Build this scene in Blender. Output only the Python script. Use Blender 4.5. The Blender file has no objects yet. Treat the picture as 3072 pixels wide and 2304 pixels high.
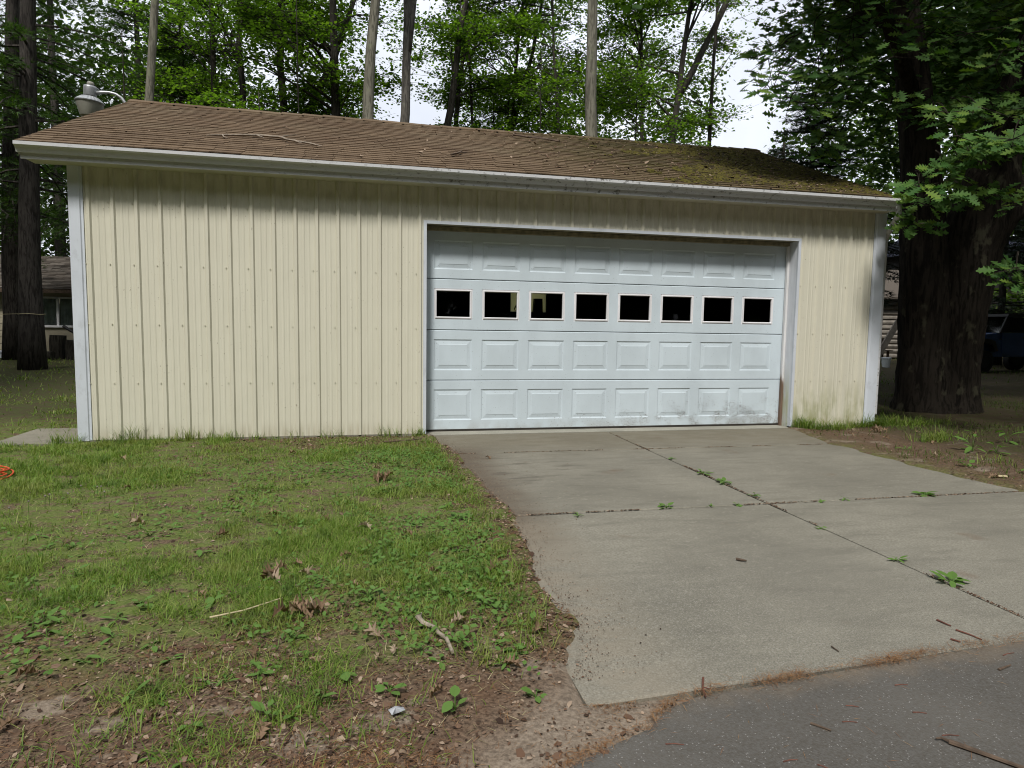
import bpy, math, random
import numpy as np
from mathutils import Vector, Matrix

S = bpy.context.scene
COL = S.collection
R = math.radians

# ------------------------------------------------------------------ camera
cam_d = bpy.data.cameras.new('camera')
cam = bpy.data.objects.new('camera', cam_d)
COL.objects.link(cam)
cam_d.sensor_width = 36.0
cam_d.lens = 23.386
cam_d.clip_end = 600
yaw, pitch, roll = 0.2174, -0.0873, 0.0152
fw = Vector((math.sin(yaw)*math.cos(pitch), math.cos(yaw)*math.cos(pitch), math.sin(pitch)))
rt = Vector((math.cos(yaw), -math.sin(yaw), 0))
up = rt.cross(fw)
r2 = math.cos(roll)*rt + math.sin(roll)*up
u2 = math.cos(roll)*up - math.sin(roll)*rt
m = Matrix(((r2.x, u2.x, -fw.x, 2.811), (r2.y, u2.y, -fw.y, -7.840), (r2.z, u2.z, -fw.z, 1.306), (0, 0, 0, 1)))
cam.matrix_world = m
S.camera = cam

# ------------------------------------------------------------------ world and sun
SUN = Vector((-0.40, -1.0, 1.50)).normalized()          # towards the sun
W = bpy.data.worlds.new('World')
S.world = W
W.use_nodes = True
nt = W.node_tree
nt.nodes.clear()
wo = nt.nodes.new('ShaderNodeOutputWorld')
bg = nt.nodes.new('ShaderNodeBackground')
sky = nt.nodes.new('ShaderNodeTexSky')
sky.sky_type = 'NISHITA'
sky.sun_disc = False
sky.sun_elevation = math.asin(SUN.z)
sky.sun_rotation = math.atan2(SUN.x, SUN.y) % (2*math.pi)
tc = nt.nodes.new('ShaderNodeTexCoord')
nz = nt.nodes.new('ShaderNodeTexNoise')
nz.inputs['Scale'].default_value = 2.6
nz.inputs['Detail'].default_value = 5
rp = nt.nodes.new('ShaderNodeMapRange')
rp.inputs['From Min'].default_value = 0.36
rp.inputs['From Max'].default_value = 0.56
rp.inputs['To Min'].default_value = 0.72
rp.inputs['To Max'].default_value = 1.0
mx = nt.nodes.new('ShaderNodeMix')
mx.data_type = 'RGBA'
mx.inputs['B'].default_value = (12.8, 13.4, 14.6, 1)
nt.links.new(tc.outputs['Generated'], nz.inputs['Vector'])
nt.links.new(nz.outputs['Fac'], rp.inputs['Value'])
nt.links.new(rp.outputs['Result'], mx.inputs['Factor'])
nt.links.new(sky.outputs['Color'], mx.inputs['A'])
nt.links.new(mx.outputs['Result'], bg.inputs['Color'])
bg.inputs['Strength'].default_value = 0.082
nt.links.new(bg.outputs['Background'], wo.inputs['Surface'])

sd = bpy.data.lights.new('sun', 'SUN')
sd.energy = 3.9
sd.angle = R(10)
sd.color = (1.0, 0.96, 0.90)
so = bpy.data.objects.new('sun', sd)
COL.objects.link(so)
so.rotation_euler = (-SUN).to_track_quat('-Z', 'Y').to_euler()
so.location = (0, 0, 30)

S.view_settings.view_transform = 'Standard'
S.view_settings.look = 'None'
S.view_settings.gamma = 1.0
S.view_settings.use_curve_mapping = False
S.view_settings.exposure = 0.0
S.render.engine = 'CYCLES'
S.cycles.use_denoising = True
S.cycles.filter_width = 1.05
S.cycles.max_bounces = 6
S.cycles.transparent_max_bounces = 12

# ------------------------------------------------------------------ helpers
def tag(o, label=None, cat=None, group=None, kind=None):
    if label: o['label'] = label
    if cat: o['category'] = cat
    if group: o['group'] = group
    if kind: o['kind'] = kind
    return o

def thing(name, label, cat, loc=(0, 0, 0), group=None):
    o = bpy.data.objects.new(name, None)
    o.empty_display_size = 0.2
    o.location = loc
    COL.objects.link(o)
    return tag(o, label, cat, group)

class MB:
    """collects vertices and polygons, then links them as ONE mesh object"""
    def __init__(s):
        s.v = []; s.n = 0; s.f = []
    def add(s, v, f):
        v = np.asarray(v, float).reshape(-1, 3)
        s.v.append(v)
        if isinstance(f, np.ndarray):
            s.f.append(f + s.n)
        else:
            by = {}
            for q in f: by.setdefault(len(q), []).append(q)
            for k in by: s.f.append(np.array(by[k], int) + s.n)
        s.n += len(v)
    def box(s, x0, y0, z0, x1, y1, z1, rot=None, c=None):
        v = np.array([(x0,y0,z0),(x1,y0,z0),(x1,y1,z0),(x0,y1,z0),(x0,y0,z1),(x1,y0,z1),(x1,y1,z1),(x0,y1,z1)], float)
        if rot is not None:
            c = v.mean(0) if c is None else np.array(c)
            v = (v-c) @ np.array(rot).T + c
        s.add(v, [(0,3,2,1),(4,5,6,7),(0,1,5,4),(1,2,6,5),(2,3,7,6),(3,0,4,7)])
    def poly(s, pts):
        s.add(pts, [tuple(range(len(pts)))])
    def prism(s, prof, x0, x1, axis=0, closed=True):
        """profile (a,b) extruded along an axis"""
        p = np.array(prof, float); k = len(p)
        def lay(t):
            o = np.zeros((k, 3)); ids = [i for i in range(3) if i != axis]
            o[:, axis] = t; o[:, ids[0]] = p[:, 0]; o[:, ids[1]] = p[:, 1]
            return o
        v = np.vstack([lay(x0), lay(x1)])
        f = [(i, (i+1) % k, k+(i+1) % k, k+i) for i in range(k if closed else k-1)]
        if closed: f += [tuple(range(k))[::-1], tuple(range(k, 2*k))]
        s.add(v, f)
    def tube(s, path, rad, n=8, wob=0.0, seed=0, cap=True, sq=1.0):
        path = np.array(path, float); k = len(path)
        rad = np.broadcast_to(np.array(rad, float), (k,))
        d = np.gradient(path, axis=0)
        d /= np.linalg.norm(d, axis=1)[:, None] + 1e-9
        ref = np.array((0, 1, 0.)) if abs(d[:, 1]).mean() < .8 else np.array((1, 0, 0.))
        a = np.cross(d, ref); a /= np.linalg.norm(a, axis=1)[:, None] + 1e-9
        b = np.cross(d, a)
        t = np.linspace(0, 2*np.pi, n, endpoint=False)
        rr = np.repeat(rad[:, None], n, 1)
        if wob:
            g = np.random.default_rng(seed)
            base = g.normal(0, wob, n)
            rr = rr * (1 + base[None, :] + g.normal(0, wob*.5, (k, n)))
        v = path[:, None, :] + rr[..., None]*(np.cos(t)[None, :, None]*a[:, None, :] + sq*np.sin(t)[None, :, None]*b[:, None, :])
        i = np.arange(k-1)[:, None]*n; j = np.arange(n)[None, :]; j2 = (j+1) % n
        f = np.stack([i+j, i+j2, i+n+j2, i+n+j], -1).reshape(-1, 4)
        nn = s.n
        s.add(v.reshape(-1, 3), f)
        if cap:
            s.f.append(np.array([tuple(range(nn+n-1, nn-1, -1))]))
            s.f.append(np.array([tuple(range(nn+(k-1)*n, nn+k*n))]))
    def lathe(s, prof, c=(0, 0, 0), n=20, tilt=None):
        """profile (r,z) around a vertical axis at c"""
        p = np.array(prof, float); k = len(p)
        t = np.linspace(0, 2*np.pi, n, endpoint=False)
        v = np.stack([p[:, 0][:, None]*np.cos(t), p[:, 0][:, None]*np.sin(t), np.repeat(p[:, 1][:, None], n, 1)], -1).reshape(-1, 3)
        if tilt is not None: v = v @ np.array(tilt).T
        v = v + np.array(c)
        f = [(i*n+j, i*n+(j+1) % n, (i+1)*n+(j+1) % n, (i+1)*n+j) for i in range(k-1) for j in range(n)]
        f += [tuple(range(n))[::-1], tuple(range((k-1)*n, k*n))]
        s.add(v, f)
    def mesh(s, name, mat, smooth=False):
        me = bpy.data.meshes.new(name)
        V = np.vstack(s.v)
        tot = np.concatenate([np.full(len(a), a.shape[1]) for a in s.f])
        idx = np.concatenate([a.ravel() for a in s.f])
        me.vertices.add(len(V)); me.vertices.foreach_set('co', V.astype(np.float32).ravel())
        me.loops.add(len(idx)); me.loops.foreach_set('vertex_index', idx.astype(np.int32))
        me.polygons.add(len(tot))
        st = np.concatenate([[0], np.cumsum(tot)[:-1]])
        me.polygons.foreach_set('loop_start', st.astype(np.int32))
        me.polygons.foreach_set('loop_total', tot.astype(np.int32))
        me.polygons.foreach_set('use_smooth', np.full(len(tot), bool(smooth)))
        for mm in (mat if isinstance(mat, (list, tuple)) else [mat]): me.materials.append(mm)
        me.update(calc_edges=True)
        return me
    def build(s, name, mat, parent=None, smooth=False, kind=None):
        o = bpy.data.objects.new(name, s.mesh(name, mat, smooth))
        COL.objects.link(o)
        if parent is not None:
            o.parent = parent
            if parent.parent is None: o.matrix_parent_inverse = Matrix.Translation(-parent.location)   # children keep world coordinates
        if kind: o['kind'] = kind
        return o

def link_copy(src, parent=None, mat=None, name=None):
    o = src.copy()
    if name: o.name = name
    COL.objects.link(o)
    if parent is not None: o.parent = parent
    if mat is not None: o.matrix_local = mat
    return o

def vnoise(x, y, scale, seed=0, octaves=3):
    g = np.random.default_rng(seed)
    T = g.random((64, 64)); out = 0; amp = 1; tot = 0
    x = np.asarray(x)/scale; y = np.asarray(y)/scale
    for o in range(octaves):
        xi = np.floor(x).astype(int); yi = np.floor(y).astype(int)
        fx = x-xi; fy = y-yi
        fx = fx*fx*(3-2*fx); fy = fy*fy*(3-2*fy)
        a = T[xi % 64, yi % 64]; b = T[(xi+1) % 64, yi % 64]; c = T[xi % 64, (yi+1) % 64]; d = T[(xi+1) % 64, (yi+1) % 64]
        out = out + amp*((a*(1-fx)+b*fx)*(1-fy)+(c*(1-fx)+d*fx)*fy); tot += amp
        amp *= .5; x = x*2+17.3; y = y*2+5.1
    return out/tot

# ------------------------------------------------------------------ materials
class N:
    def __init__(s, name):
        s.m = bpy.data.materials.new(name); s.m.use_nodes = True
        s.t = s.m.node_tree
        s.b = s.t.nodes['Principled BSDF']
        s.out = s.t.nodes['Material Output']
        s.b.inputs['Specular IOR Level'].default_value = 0.3
    def node(s, typ, **kw):
        n = s.t.nodes.new(typ)
        for k, v in kw.items():
            if k in n.inputs: s.put(n.inputs[k], v)
            else: setattr(n, k, v)
        return n
    def put(s, sock, v):
        if hasattr(v, 'is_output'): s.t.links.new(v, sock)
        else:
            if isinstance(v, tuple) and len(v) == 3 and sock.type == 'RGBA': v = v+(1,)
            sock.default_value = v
    def coord(s, which='Object', scale=(1, 1, 1)):
        tcn = s.node('ShaderNodeTexCoord')
        mp = s.node('ShaderNodeMapping')
        s.put(mp.inputs['Scale'], scale)
        s.t.links.new(tcn.outputs[which], mp.inputs['Vector'])
        return mp.outputs['Vector']
    def pos(s):
        return s.node('ShaderNodeNewGeometry').outputs['Position']
    def xyz(s, v=None):
        n = s.node('ShaderNodeSeparateXYZ')
        s.t.links.new(v if v is not None else s.pos(), n.inputs[0])
        return n.outputs
    def noise(s, vec, scale, detail=4, rough=.55, out='Fac', dist=0.0):
        n = s.node('ShaderNodeTexNoise', Scale=scale, Detail=detail, Roughness=rough, Distortion=dist)
        s.t.links.new(vec, n.inputs['Vector'])
        return n.outputs[out]
    def ramp(s, v, a, b, lo=0.0, hi=1.0):
        n = s.node('ShaderNodeMapRange')
        n.interpolation_type = 'SMOOTHSTEP'
        for k, x in (('Value', v), ('From Min', a), ('From Max', b), ('To Min', lo), ('To Max', hi)): s.put(n.inputs[k], x)
        return n.outputs['Result']
    def math(s, op, a, b=0.0):
        n = s.node('ShaderNodeMath', operation=op)
        s.put(n.inputs[0], a); s.put(n.inputs[1], b)
        return n.outputs[0]
    def mix(s, fac, a, b, mode='MIX'):
        n = s.node('ShaderNodeMix', data_type='RGBA', blend_type=mode)
        s.put(n.inputs['Factor'], fac); s.put(n.inputs['A'], a); s.put(n.inputs['B'], b)
        return n.outputs['Result']
    def base(s, c): s.put(s.b.inputs['Base Color'], c); return s
    def rough(s, r): s.put(s.b.inputs['Roughness'], r); return s
    def bump(s, h, strength=.3, dist=.01):
        n = s.node('ShaderNodeBump', Strength=strength, Distance=dist)
        s.t.links.new(h, n.inputs['Height'])
        s.t.links.new(n.outputs[0], s.b.inputs['Normal'])
        return s
    def island(s):
        return s.node('ShaderNodeNewGeometry').outputs['Random Per Island']
    def objrand(s):
        return s.node('ShaderNodeObjectInfo').outputs['Random']

def simple(name, col, rough=.7, var=.15, nscale=8.0, metal=0.0, spec=.3, bump=0.0):
    k = N(name); v = k.coord()
    n = k.noise(v, nscale, 5)
    lo = tuple(c*(1-var) for c in col); hi = tuple(min(1, c*(1+var)) for c in col)
    k.base(k.mix(k.ramp(n, .3, .7), lo, hi)).rough(rough)
    k.b.inputs['Metallic'].default_value = metal
    k.b.inputs['Specular IOR Level'].default_value = spec
    if bump: k.bump(n, bump, .01)
    return k.m

def leafmat(name, cols, rough=.5, transl=.35, per='island', spec=.15):
    k = N(name)
    r = k.island() if per == 'island' else k.objrand()
    c = k.mix(k.ramp(r, 0, .5), cols[0], cols[1])
    if len(cols) > 2: c = k.mix(k.ramp(r, .6, 1), c, cols[2])
    k.base(c).rough(rough)
    k.b.inputs['Specular IOR Level'].default_value = spec
    if transl:
        tr = k.node('ShaderNodeBsdfTranslucent')
        c2 = k.mix(1.0, c, (1.25, 1.5, .55), 'MULTIPLY')
        k.t.links.new(c2, tr.inputs['Color'])
        ms = k.node('ShaderNodeMixShader'); ms.inputs[0].default_value = transl
        k.t.links.new(k.b.outputs[0], ms.inputs[1]); k.t.links.new(tr.outputs[0], ms.inputs[2])
        k.t.links.new(ms.outputs[0], k.out.inputs['Surface'])
    return k.m

def barkmat(name, dark, light, lichen=None, vs=1.0, bump=.9):
    k = N(name); v = k.coord('Object', (9*vs, 9*vs, 1.3*vs))
    n1 = k.noise(v, 2.2, 6, .65, dist=.6)
    n2 = k.noise(k.coord('Object', (1, 1, .5)), 3.0, 4)
    c = k.mix(k.ramp(n1, .40, .57), dark, light)
    c = k.mix(k.ramp(n2, .35, .7, 0, .5), c, tuple(x*.6 for x in light))
    if lichen:
        n3 = k.noise(k.coord('Object', (1, 1, .6)), 4.5, 5)
        c = k.mix(k.ramp(n3, .58, .68, 0, .65), c, lichen)
    k.base(c).rough(.92).bump(n1, bump, .03)
    k.b.inputs['Specular IOR Level'].default_value = .1
    return k.m

M = {}
# cream steel siding: faint vertical streaks, mildew near the right foot
k = N('cream_siding'); P3 = k.pos(); X, Y, Z = k.xyz(P3)
st = k.noise(k.coord('Object', (6, 6, .25)), 3.0, 4)
c = k.mix(k.ramp(st, .3, .7), (.592, .574, .470), (.622, .604, .498))
sp = k.noise(k.coord('Object', (1, 1, .6)), 60.0, 2)
sp2 = k.noise(k.coord('Object'), 3.5, 3)
c = k.mix(k.math('MULTIPLY', k.ramp(sp, .66, .72), k.ramp(sp2, .5, .62, 0, .7)), c, (.16, .13, .08))
alg = k.math('MULTIPLY', k.math('MULTIPLY', k.ramp(Z, .75, .05), k.ramp(X, 8.0, 8.6)), k.ramp(k.noise(k.coord('Object', (3, 3, 1)), 2.5, 4), .4, .62, 0, .75))
c = k.mix(alg, c, (.27, .28, .12))
mildew_shade = k.math('MULTIPLY', k.ramp(Z, 2.35, 2.85, 0, .35), k.ramp(k.noise(k.coord('Object', (3, 3, .8)), 4, 5), .42, .7))  # mildew at the top, with eave shade painted into the cream
c = k.mix(mildew_shade, c, (.20, .19, .10))
dirt = k.math('MULTIPLY', k.ramp(Z, .22, .02, 0, .45), k.ramp(st, .35, .6))
c = k.mix(dirt, c, (.30, .25, .16))
k.base(c).rough(.45).bump(k.noise(k.coord('Object', (1, 1, .5)), 2.2, 3), .35, .03); M['cream'] = k.m

def whitepaint(name, base=(.55, .63, .68), specks=False, grime=0.0, rough=.42):
    k = N(name); X, Y, Z = k.xyz()
    n = k.noise(k.coord('Object', (1.4, 1.4, .8)), 2.0, 5)
    c = k.mix(k.ramp(n, .3, .7), tuple(x*.93 for x in base), tuple(x*1.04 for x in base))
    if specks:
        v = k.coord('Object')
        s1 = k.noise(v, 95.0, 2, .5); s2 = k.noise(v, 5.0, 3)
        area = k.math('MULTIPLY', k.ramp(Z, .62, .12), k.ramp(X, 3.9, 8.2, .15, 1.0))
        thr = k.ramp(k.math('MULTIPLY', area, k.ramp(s2, .3, .62)), 0, 1, .72, .535)
        c = k.mix(k.math('GREATER_THAN', s1, thr), c, (.13, .12, .12))
        c = k.mix(k.math('MULTIPLY', k.ramp(Z, .2, .02, 0, .35), k.ramp(s2, .35, .65)), c, (.30, .28, .24))
    if grime:
        g = k.noise(k.coord('Object', (2.2, 2.2, 1.2)), 5, 6, .7)
        c = k.mix(k.math('MULTIPLY', k.ramp(g, .52, .66), grime), c, (.12, .11, .09))
    k.base(c).rough(rough)
    return k.m
M['door'] = whitepaint('white_door_paint', specks=True)
M['trim'] = whitepaint('white_trim_paint', (.575, .615, .67), grime=.12)
# gutter: white aluminium, dirtier to the right
k = N('gutter_aluminium'); X, Y, Z = k.xyz()
g = k.noise(k.coord('Object', (2.5, 8, 3)), 7, 6, .7); g2 = k.noise(k.coord('Object', (1, 1, 1)), 1.2, 3)
c = k.mix(k.math('MULTIPLY', k.ramp(g, .54, .66), k.math('MULTIPLY', k.ramp(X, 1.0, 5.5, .2, .9), k.ramp(g2, .35, .6, .3, 1))), (.54, .55, .56), (.08, .075, .065))
k.base(c).rough(.4); M['gutter'] = k.m
M['soffit'] = simple('soffit_paint', (.50, .48, .38), .6, .12, 3)
# weathered jamb with a brown bare patch and a green stain at the foot
k = N('jamb_paint'); X, Y, Z = k.xyz()
n = k.noise(k.coord('Object', (6, 6, 1)), 4, 5)
c = k.mix(k.ramp(n, .3, .7), (.56, .58, .62), (.64, .66, .70))
c = k.mix(k.math('MULTIPLY', k.ramp(Z, .95, .25), k.math('MULTIPLY', k.ramp(Y, .02, .07), k.ramp(n, .3, .6, .2, .85))), c, (.40, .41, .24))
k.base(c).rough(.55); M['jamb'] = k.m
k = N('jamb_stop_wood'); X, Y, Z = k.xyz()
n = k.noise(k.coord('Object', (8, 8, 1)), 4, 5)
c = k.mix(k.ramp(n, .3, .7), (.58, .58, .58), (.66, .66, .66))
bare = k.ramp(k.math('ADD', Z, k.math('MULTIPLY', n, .5)), .98, .8)
c = k.mix(bare, c, k.mix(n, (.09, .055, .035), (.22, .15, .11)))
k.base(c).rough(.7); M['stop'] = k.m
M['weathered'] = simple('weathered_stop', (.22, .20, .13), .8, .3, 14)

# shingles: brown, moss-tinted to the right
def shingle_mat(name, per):
    k = N(name); X, Y, Z = k.xyz()
    r = k.objrand() if per == 'obj' else k.island()
    g = k.noise(k.coord('Object'), 90, 3, .6); b = k.noise(k.coord('Object', (.5, 1, 1)), 1.4, 4)
    c = k.mix(r, (.112, .076, .048), (.180, .126, .080))
    c = k.mix(k.ramp(b, .35, .7, 0, .5), c, (.20, .16, .105))
    c = k.mix(k.ramp(g, .35, .65, 0, .65), c, (.065, .045, .03))
    ms = k.noise(k.coord('Object', (1, 1, 1)), 2.3, 6, .7)
    mf = k.math('MULTIPLY', k.ramp(X, 3.8, 7.4), k.ramp(ms, .38, .56, .2, .92))
    c = k.mix(mf, c, k.mix(k.ramp(g, .3, .7), (.045, .040, .014), (.085, .072, .020)))
    debris_shade = k.math('MULTIPLY', k.ramp(X, 4.6, 8.2), k.ramp(k.noise(k.coord('Object', (.6, 2, 2)), 2.0, 5), .40, .58, 0, .85))  # dark debris plus painted oak shade towards the right end
    c = k.mix(debris_shade, c, (.035, .027, .016))
    k.base(c).rough(.95).bump(g, .5, .004)
    k.b.inputs['Specular IOR Level'].default_value = .12
    return k.m
M['shingle'] = shingle_mat('brown_shingle', 'obj')
M['shingle_field'] = shingle_mat('brown_shingle_field', 'island')
M['moss'] = leafmat('roof_moss', [(.042, .036, .010), (.080, .070, .014), (.030, .025, .010)], .95, 0)
M['screw'] = simple('screw_head', (.53, .50, .41), .5, .15, 20)
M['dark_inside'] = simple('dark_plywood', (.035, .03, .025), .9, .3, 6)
M['galv'] = simple('galvanised_metal', (.33, .34, .35), .42, .15, 12, metal=.5)
M['lens'] = simple('frosted_lens', (.26, .255, .22), .35, .1, 6)
k = N('pane_glass')
k.b.inputs['Base Color'].default_value = (.02, .02, .02, 1)
gl = k.node('ShaderNodeBsdfGlossy'); gl.inputs['Roughness'].default_value = .03
tr = k.node('ShaderNodeBsdfTransparent'); tr.inputs['Color'].default_value = (.82, .84, .82, 1)
fr = k.node('ShaderNodeFresnel'); fr.inputs['IOR'].default_value = 1.35
ms = k.node('ShaderNodeMixShader')
k.t.links.new(fr.outputs[0], ms.inputs[0]); k.t.links.new(tr.outputs[0], ms.inputs[1]); k.t.links.new(gl.outputs[0], ms.inputs[2])
k.t.links.new(ms.outputs[0], k.out.inputs['Surface']); M['glass'] = k.m
k = N('cream_blind')
tr = k.node('ShaderNodeBsdfTranslucent'); tr.inputs['Color'].default_value = (.93, .88, .62, 1)
k.t.links.new(tr.outputs[0], k.out.inputs['Surface']); M['blind'] = k.m

# concrete
def concrete(name, base=(.207, .195, .158), stains=True, light=0.0):
    k = N(name); v = k.coord('Object'); X, Y, Z = k.xyz()
    big = k.noise(v, .9, 5, .6); med = k.noise(k.coord('Object', (1, 2.2, 1)), 3.2, 6, .65); fine = k.noise(v, 75, 3, .6); agg = k.noise(v, 160, 2, .5)
    c = k.mix(k.ramp(big, .3, .7), tuple(x*.78 for x in base), tuple(x*1.16 for x in base))
    c = k.mix(k.ramp(med, .42, .72, 0, .45), c, tuple(x*.62 for x in base))
    drag = k.noise(k.coord('Object', (.8, 3.2, 1)), 2.4, 6, .7)
    c = k.mix(k.ramp(drag, .48, .68, 0, .55), c, tuple(x*.55 for x in base))
    scr = k.noise(k.coord('Object', (14, 60, 1)), 3.0, 3, .6)
    c = k.mix(k.ramp(scr, .60, .72, 0, .35), c, tuple(min(1, x*1.6) for x in base))
    c = k.mix(k.ramp(fine, .35, .65, 0, .7), c, tuple(x*.66 for x in base))
    c = k.mix(k.ramp(k.noise(v, 22, 4, .7), .56, .68, 0, .4), c, tuple(x*1.35 for x in base))
    if stains:
        near = k.ramp(k.math('ADD', Y, k.math('MULTIPLY', big, 1.6)), -2.8, -4.4)
        c = k.mix(k.math('MULTIPLY', near, k.ramp(agg, .54, .68, 0, .5)), c, (.30, .29, .26))
        c = k.mix(k.math('MULTIPLY', near, k.ramp(agg, .46, .32, 0, .6)), c, (.085, .08, .068))
        # brown film over the apron next to the door
        c = k.mix(k.math('MULTIPLY', k.ramp(Y, -1.7, -.5, 0, .55), k.ramp(med, .25, .6, .5, 1)), c, (.125, .105, .068))
        # dirt washed over the left border of the middle row
        bd = k.math('ADD', X, k.math('ADD', k.math('MULTIPLY', med, .55), k.math('MULTIPLY', fine, .18)))
        dz = k.math('MULTIPLY', k.ramp(bd, 4.56, 4.16), k.math('MULTIPLY', k.ramp(Y, -4.5, -3.7), k.ramp(Y, -.6, -1.3)))
        c = k.mix(k.math('MULTIPLY', dz, .7), c, k.mix(k.ramp(fine, .3, .7), (.055, .040, .028), (.125, .092, .062)))
        # blackish scuffs in the second row
        sc = k.noise(k.coord('Object', (1.1, 3.4, 1)), 2.1, 4, .6)
        reg = k.math('MULTIPLY', k.math('MULTIPLY', k.ramp(Y, -3.3, -2.2), k.ramp(Y, -1.25, -1.7)), k.ramp(X, 5.7, 4.4))
        c = k.mix(k.math('MULTIPLY', reg, k.ramp(sc, .52, .70, 0, .75)), c, (.085, .075, .06))
        # sandy wash along the left edge of the lower slab
        sa = k.math('MULTIPLY', k.ramp(k.math('ADD', X, k.math('MULTIPLY', med, .5)), 4.5, 4.0), k.ramp(Y, -3.45, -3.75))
        c = k.mix(k.math('MULTIPLY', sa, k.ramp(med, .35, .6, .15, .6)), c, (.225, .195, .148))
        # rusty spots
        ru = k.noise(v, 1.7, 3)
        c = k.mix(k.ramp(ru, .66, .76, 0, .6), c, (.125, .085, .058))
    k.base(c).rough(.9).bump(k.mix(.5, fine, agg), .35, .004)
    k.b.inputs['Specular IOR Level'].default_value = .2
    return k.m
M['concrete'] = concrete('driveway_concrete')
M['floor'] = concrete('floor_concrete', (.32, .31, .26), False)
M['pad'] = concrete('pad_concrete', (.23, .215, .17), False)
k = N('asphalt'); v = k.coord('Object')
f1 = k.noise(v, 110, 3, .6); f2 = k.noise(v, 55, 2); b1 = k.noise(v, 1.3, 4)
vor = k.node('ShaderNodeTexVoronoi', Scale=150.0); k.t.links.new(v, vor.inputs['Vector'])
vcol = k.xyz(vor.outputs['Color'])[0]
c = k.mix(k.ramp(b1, .3, .7), (.066, .060, .051), (.096, .088, .076))
c = k.mix(k.ramp(f1, .3, .7, 0, .6), c, (.115, .112, .106))
c = k.mix(k.math('MULTIPLY', k.ramp(vcol, .90, .95, 0, .7), k.ramp(vor.outputs['Distance'], .45, .25)), c, (.27, .265, .255))
X, Y, Z = k.xyz(); dl = k.math('ADD', k.math('ADD', Y, 5.99), k.math('MULTIPLY', X, -.0645))
du = k.ramp(k.math('ADD', dl, k.math('MULTIPLY', k.noise(v, 5.5, 5, .65), .34)), .02, .2)
c = k.mix(k.math('MULTIPLY', du, .6), c, k.mix(f1, (.10, .075, .05), (.22, .18, .135)))
k.base(c).rough(.95).bump(k.mix(.5, f1, vor.outputs['Distance']), .6, .006); k.b.inputs['Specular IOR Level'].default_value = .08; M['asphalt'] = k.m

# ground: soil, sand and moss-green by noise and by how trodden it is
k = N('ground_soil'); v = k.coord('Object'); X, Y, Z = k.xyz()
n1 = k.noise(v, 1.6, 6, .6); n2 = k.noise(k.coord('Object', (1, 1.6, 1)), 6, 6, .65); n3 = k.noise(v, 60, 4, .7); n4 = k.noise(k.coord('Object', (1, 1.5, 1)), 2.6, 5, .6)
soil = k.mix(k.ramp(n3, .32, .68), (.045, .031, .022), (.17, .118, .08))
soil = k.mix(k.ramp(n2, .45, .65, 0, .6), soil, (.10, .058, .035))
sand = k.mix(k.ramp(n3, .3, .7), (.15, .12, .092), (.27, .225, .175))
moss = k.mix(k.ramp(n3, .3, .7), (.070, .105, .024), (.13, .165, .045))
lawn = k.math('MULTIPLY', k.ramp(k.math('ADD', Y, k.math('MULTIPLY', n1, 1.0)), -5.0, -4.3), k.ramp(X, 8.6, 7.6))
c = k.mix(k.math('MULTIPLY', lawn, k.ramp(n2, .38, .55, .03, .9)), soil, moss)
c = k.mix(k.math('MULTIPLY', k.ramp(n4, .56, .65), k.ramp(lawn, 0, 1, .8, .12)), c, sand)
c = k.mix(k.math('MULTIPLY', k.ramp(k.math('ADD', k.math('ADD', X, k.math('MULTIPLY', Y, -1.0)), k.math('MULTIPLY', n2, .6)), 9.2, 9.6), k.math('MULTIPLY', k.ramp(X, 4.4, 4.0), .8)), c, sand)
humus_shade = k.math('MAXIMUM', k.ramp(k.math('ADD', X, k.math('MULTIPLY', n1, 1.2)), 9.2, 10.6), k.ramp(Y, .6, 2.5))  # humus tone, with tree shade painted into the soil right and behind
c = k.mix(k.math('MULTIPLY', humus_shade, .8), c, k.mix(k.ramp(n2, .4, .6), k.mix(k.ramp(n3, .3, .7), (.028, .021, .015), (.070, .052, .036)), (.038, .046, .016)))
k.base(c).rough(.97).bump(k.mix(.5, n3, n2), .8, .02)
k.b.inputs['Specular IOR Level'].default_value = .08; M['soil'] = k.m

def grassmat(name, cols):
    k = N(name); r = k.island()
    c = k.mix(k.ramp(r, 0, .5), cols[0], cols[1]); c = k.mix(k.ramp(r, .62, 1), c, cols[2])
    n = k.noise(k.coord('Object'), 1.7, 4, .6); n2 = k.noise(k.coord('Object'), 5.0, 3, .6)
    c = k.mix(k.ramp(n, .48, .62, 0, .6), c, (.20, .22, .055)); c = k.mix(k.ramp(n2, .5, .64, 0, .55), c, (.045, .10, .015))
    k.base(c).rough(.55)
    tr = k.node('ShaderNodeBsdfTranslucent'); k.t.links.new(k.mix(1.0, c, (1.2, 1.4, .55), 'MULTIPLY'), tr.inputs['Color'])
    ms = k.node('ShaderNodeMixShader'); ms.inputs[0].default_value = .35
    k.t.links.new(k.b.outputs[0], ms.inputs[1]); k.t.links.new(tr.outputs[0], ms.inputs[2]); k.t.links.new(ms.outputs[0], k.out.inputs['Surface'])
    return k.m
M['grass'] = grassmat('grass_blades', [(.094, .165, .018), (.155, .245, .034), (.28, .29, .09)])
M['grass_shaded'] = leafmat('shaded_grass_blades', [(.05, .085, .018), (.085, .125, .03), (.12, .14, .04)], .55, .3)  # darker copy of the grass, oak shade put into its colour
M['weed'] = leafmat('weed_leaves', [(.075, .15, .03), (.11, .20, .045)], .5, .3)
M['litter'] = leafmat('litter_bits', [(.032, .020, .014), (.105, .062, .040), (.29, .22, .16)], .9, 0)
M['needle'] = leafmat('dead_needles', [(.12, .055, .025), (.20, .10, .045), (.28, .17, .08)], .9, 0)
M['deadleaf'] = leafmat('dead_leaf', [(.16, .105, .065), (.25, .17, .11), (.31, .245, .18)], .8, .1, per='obj')
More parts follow.
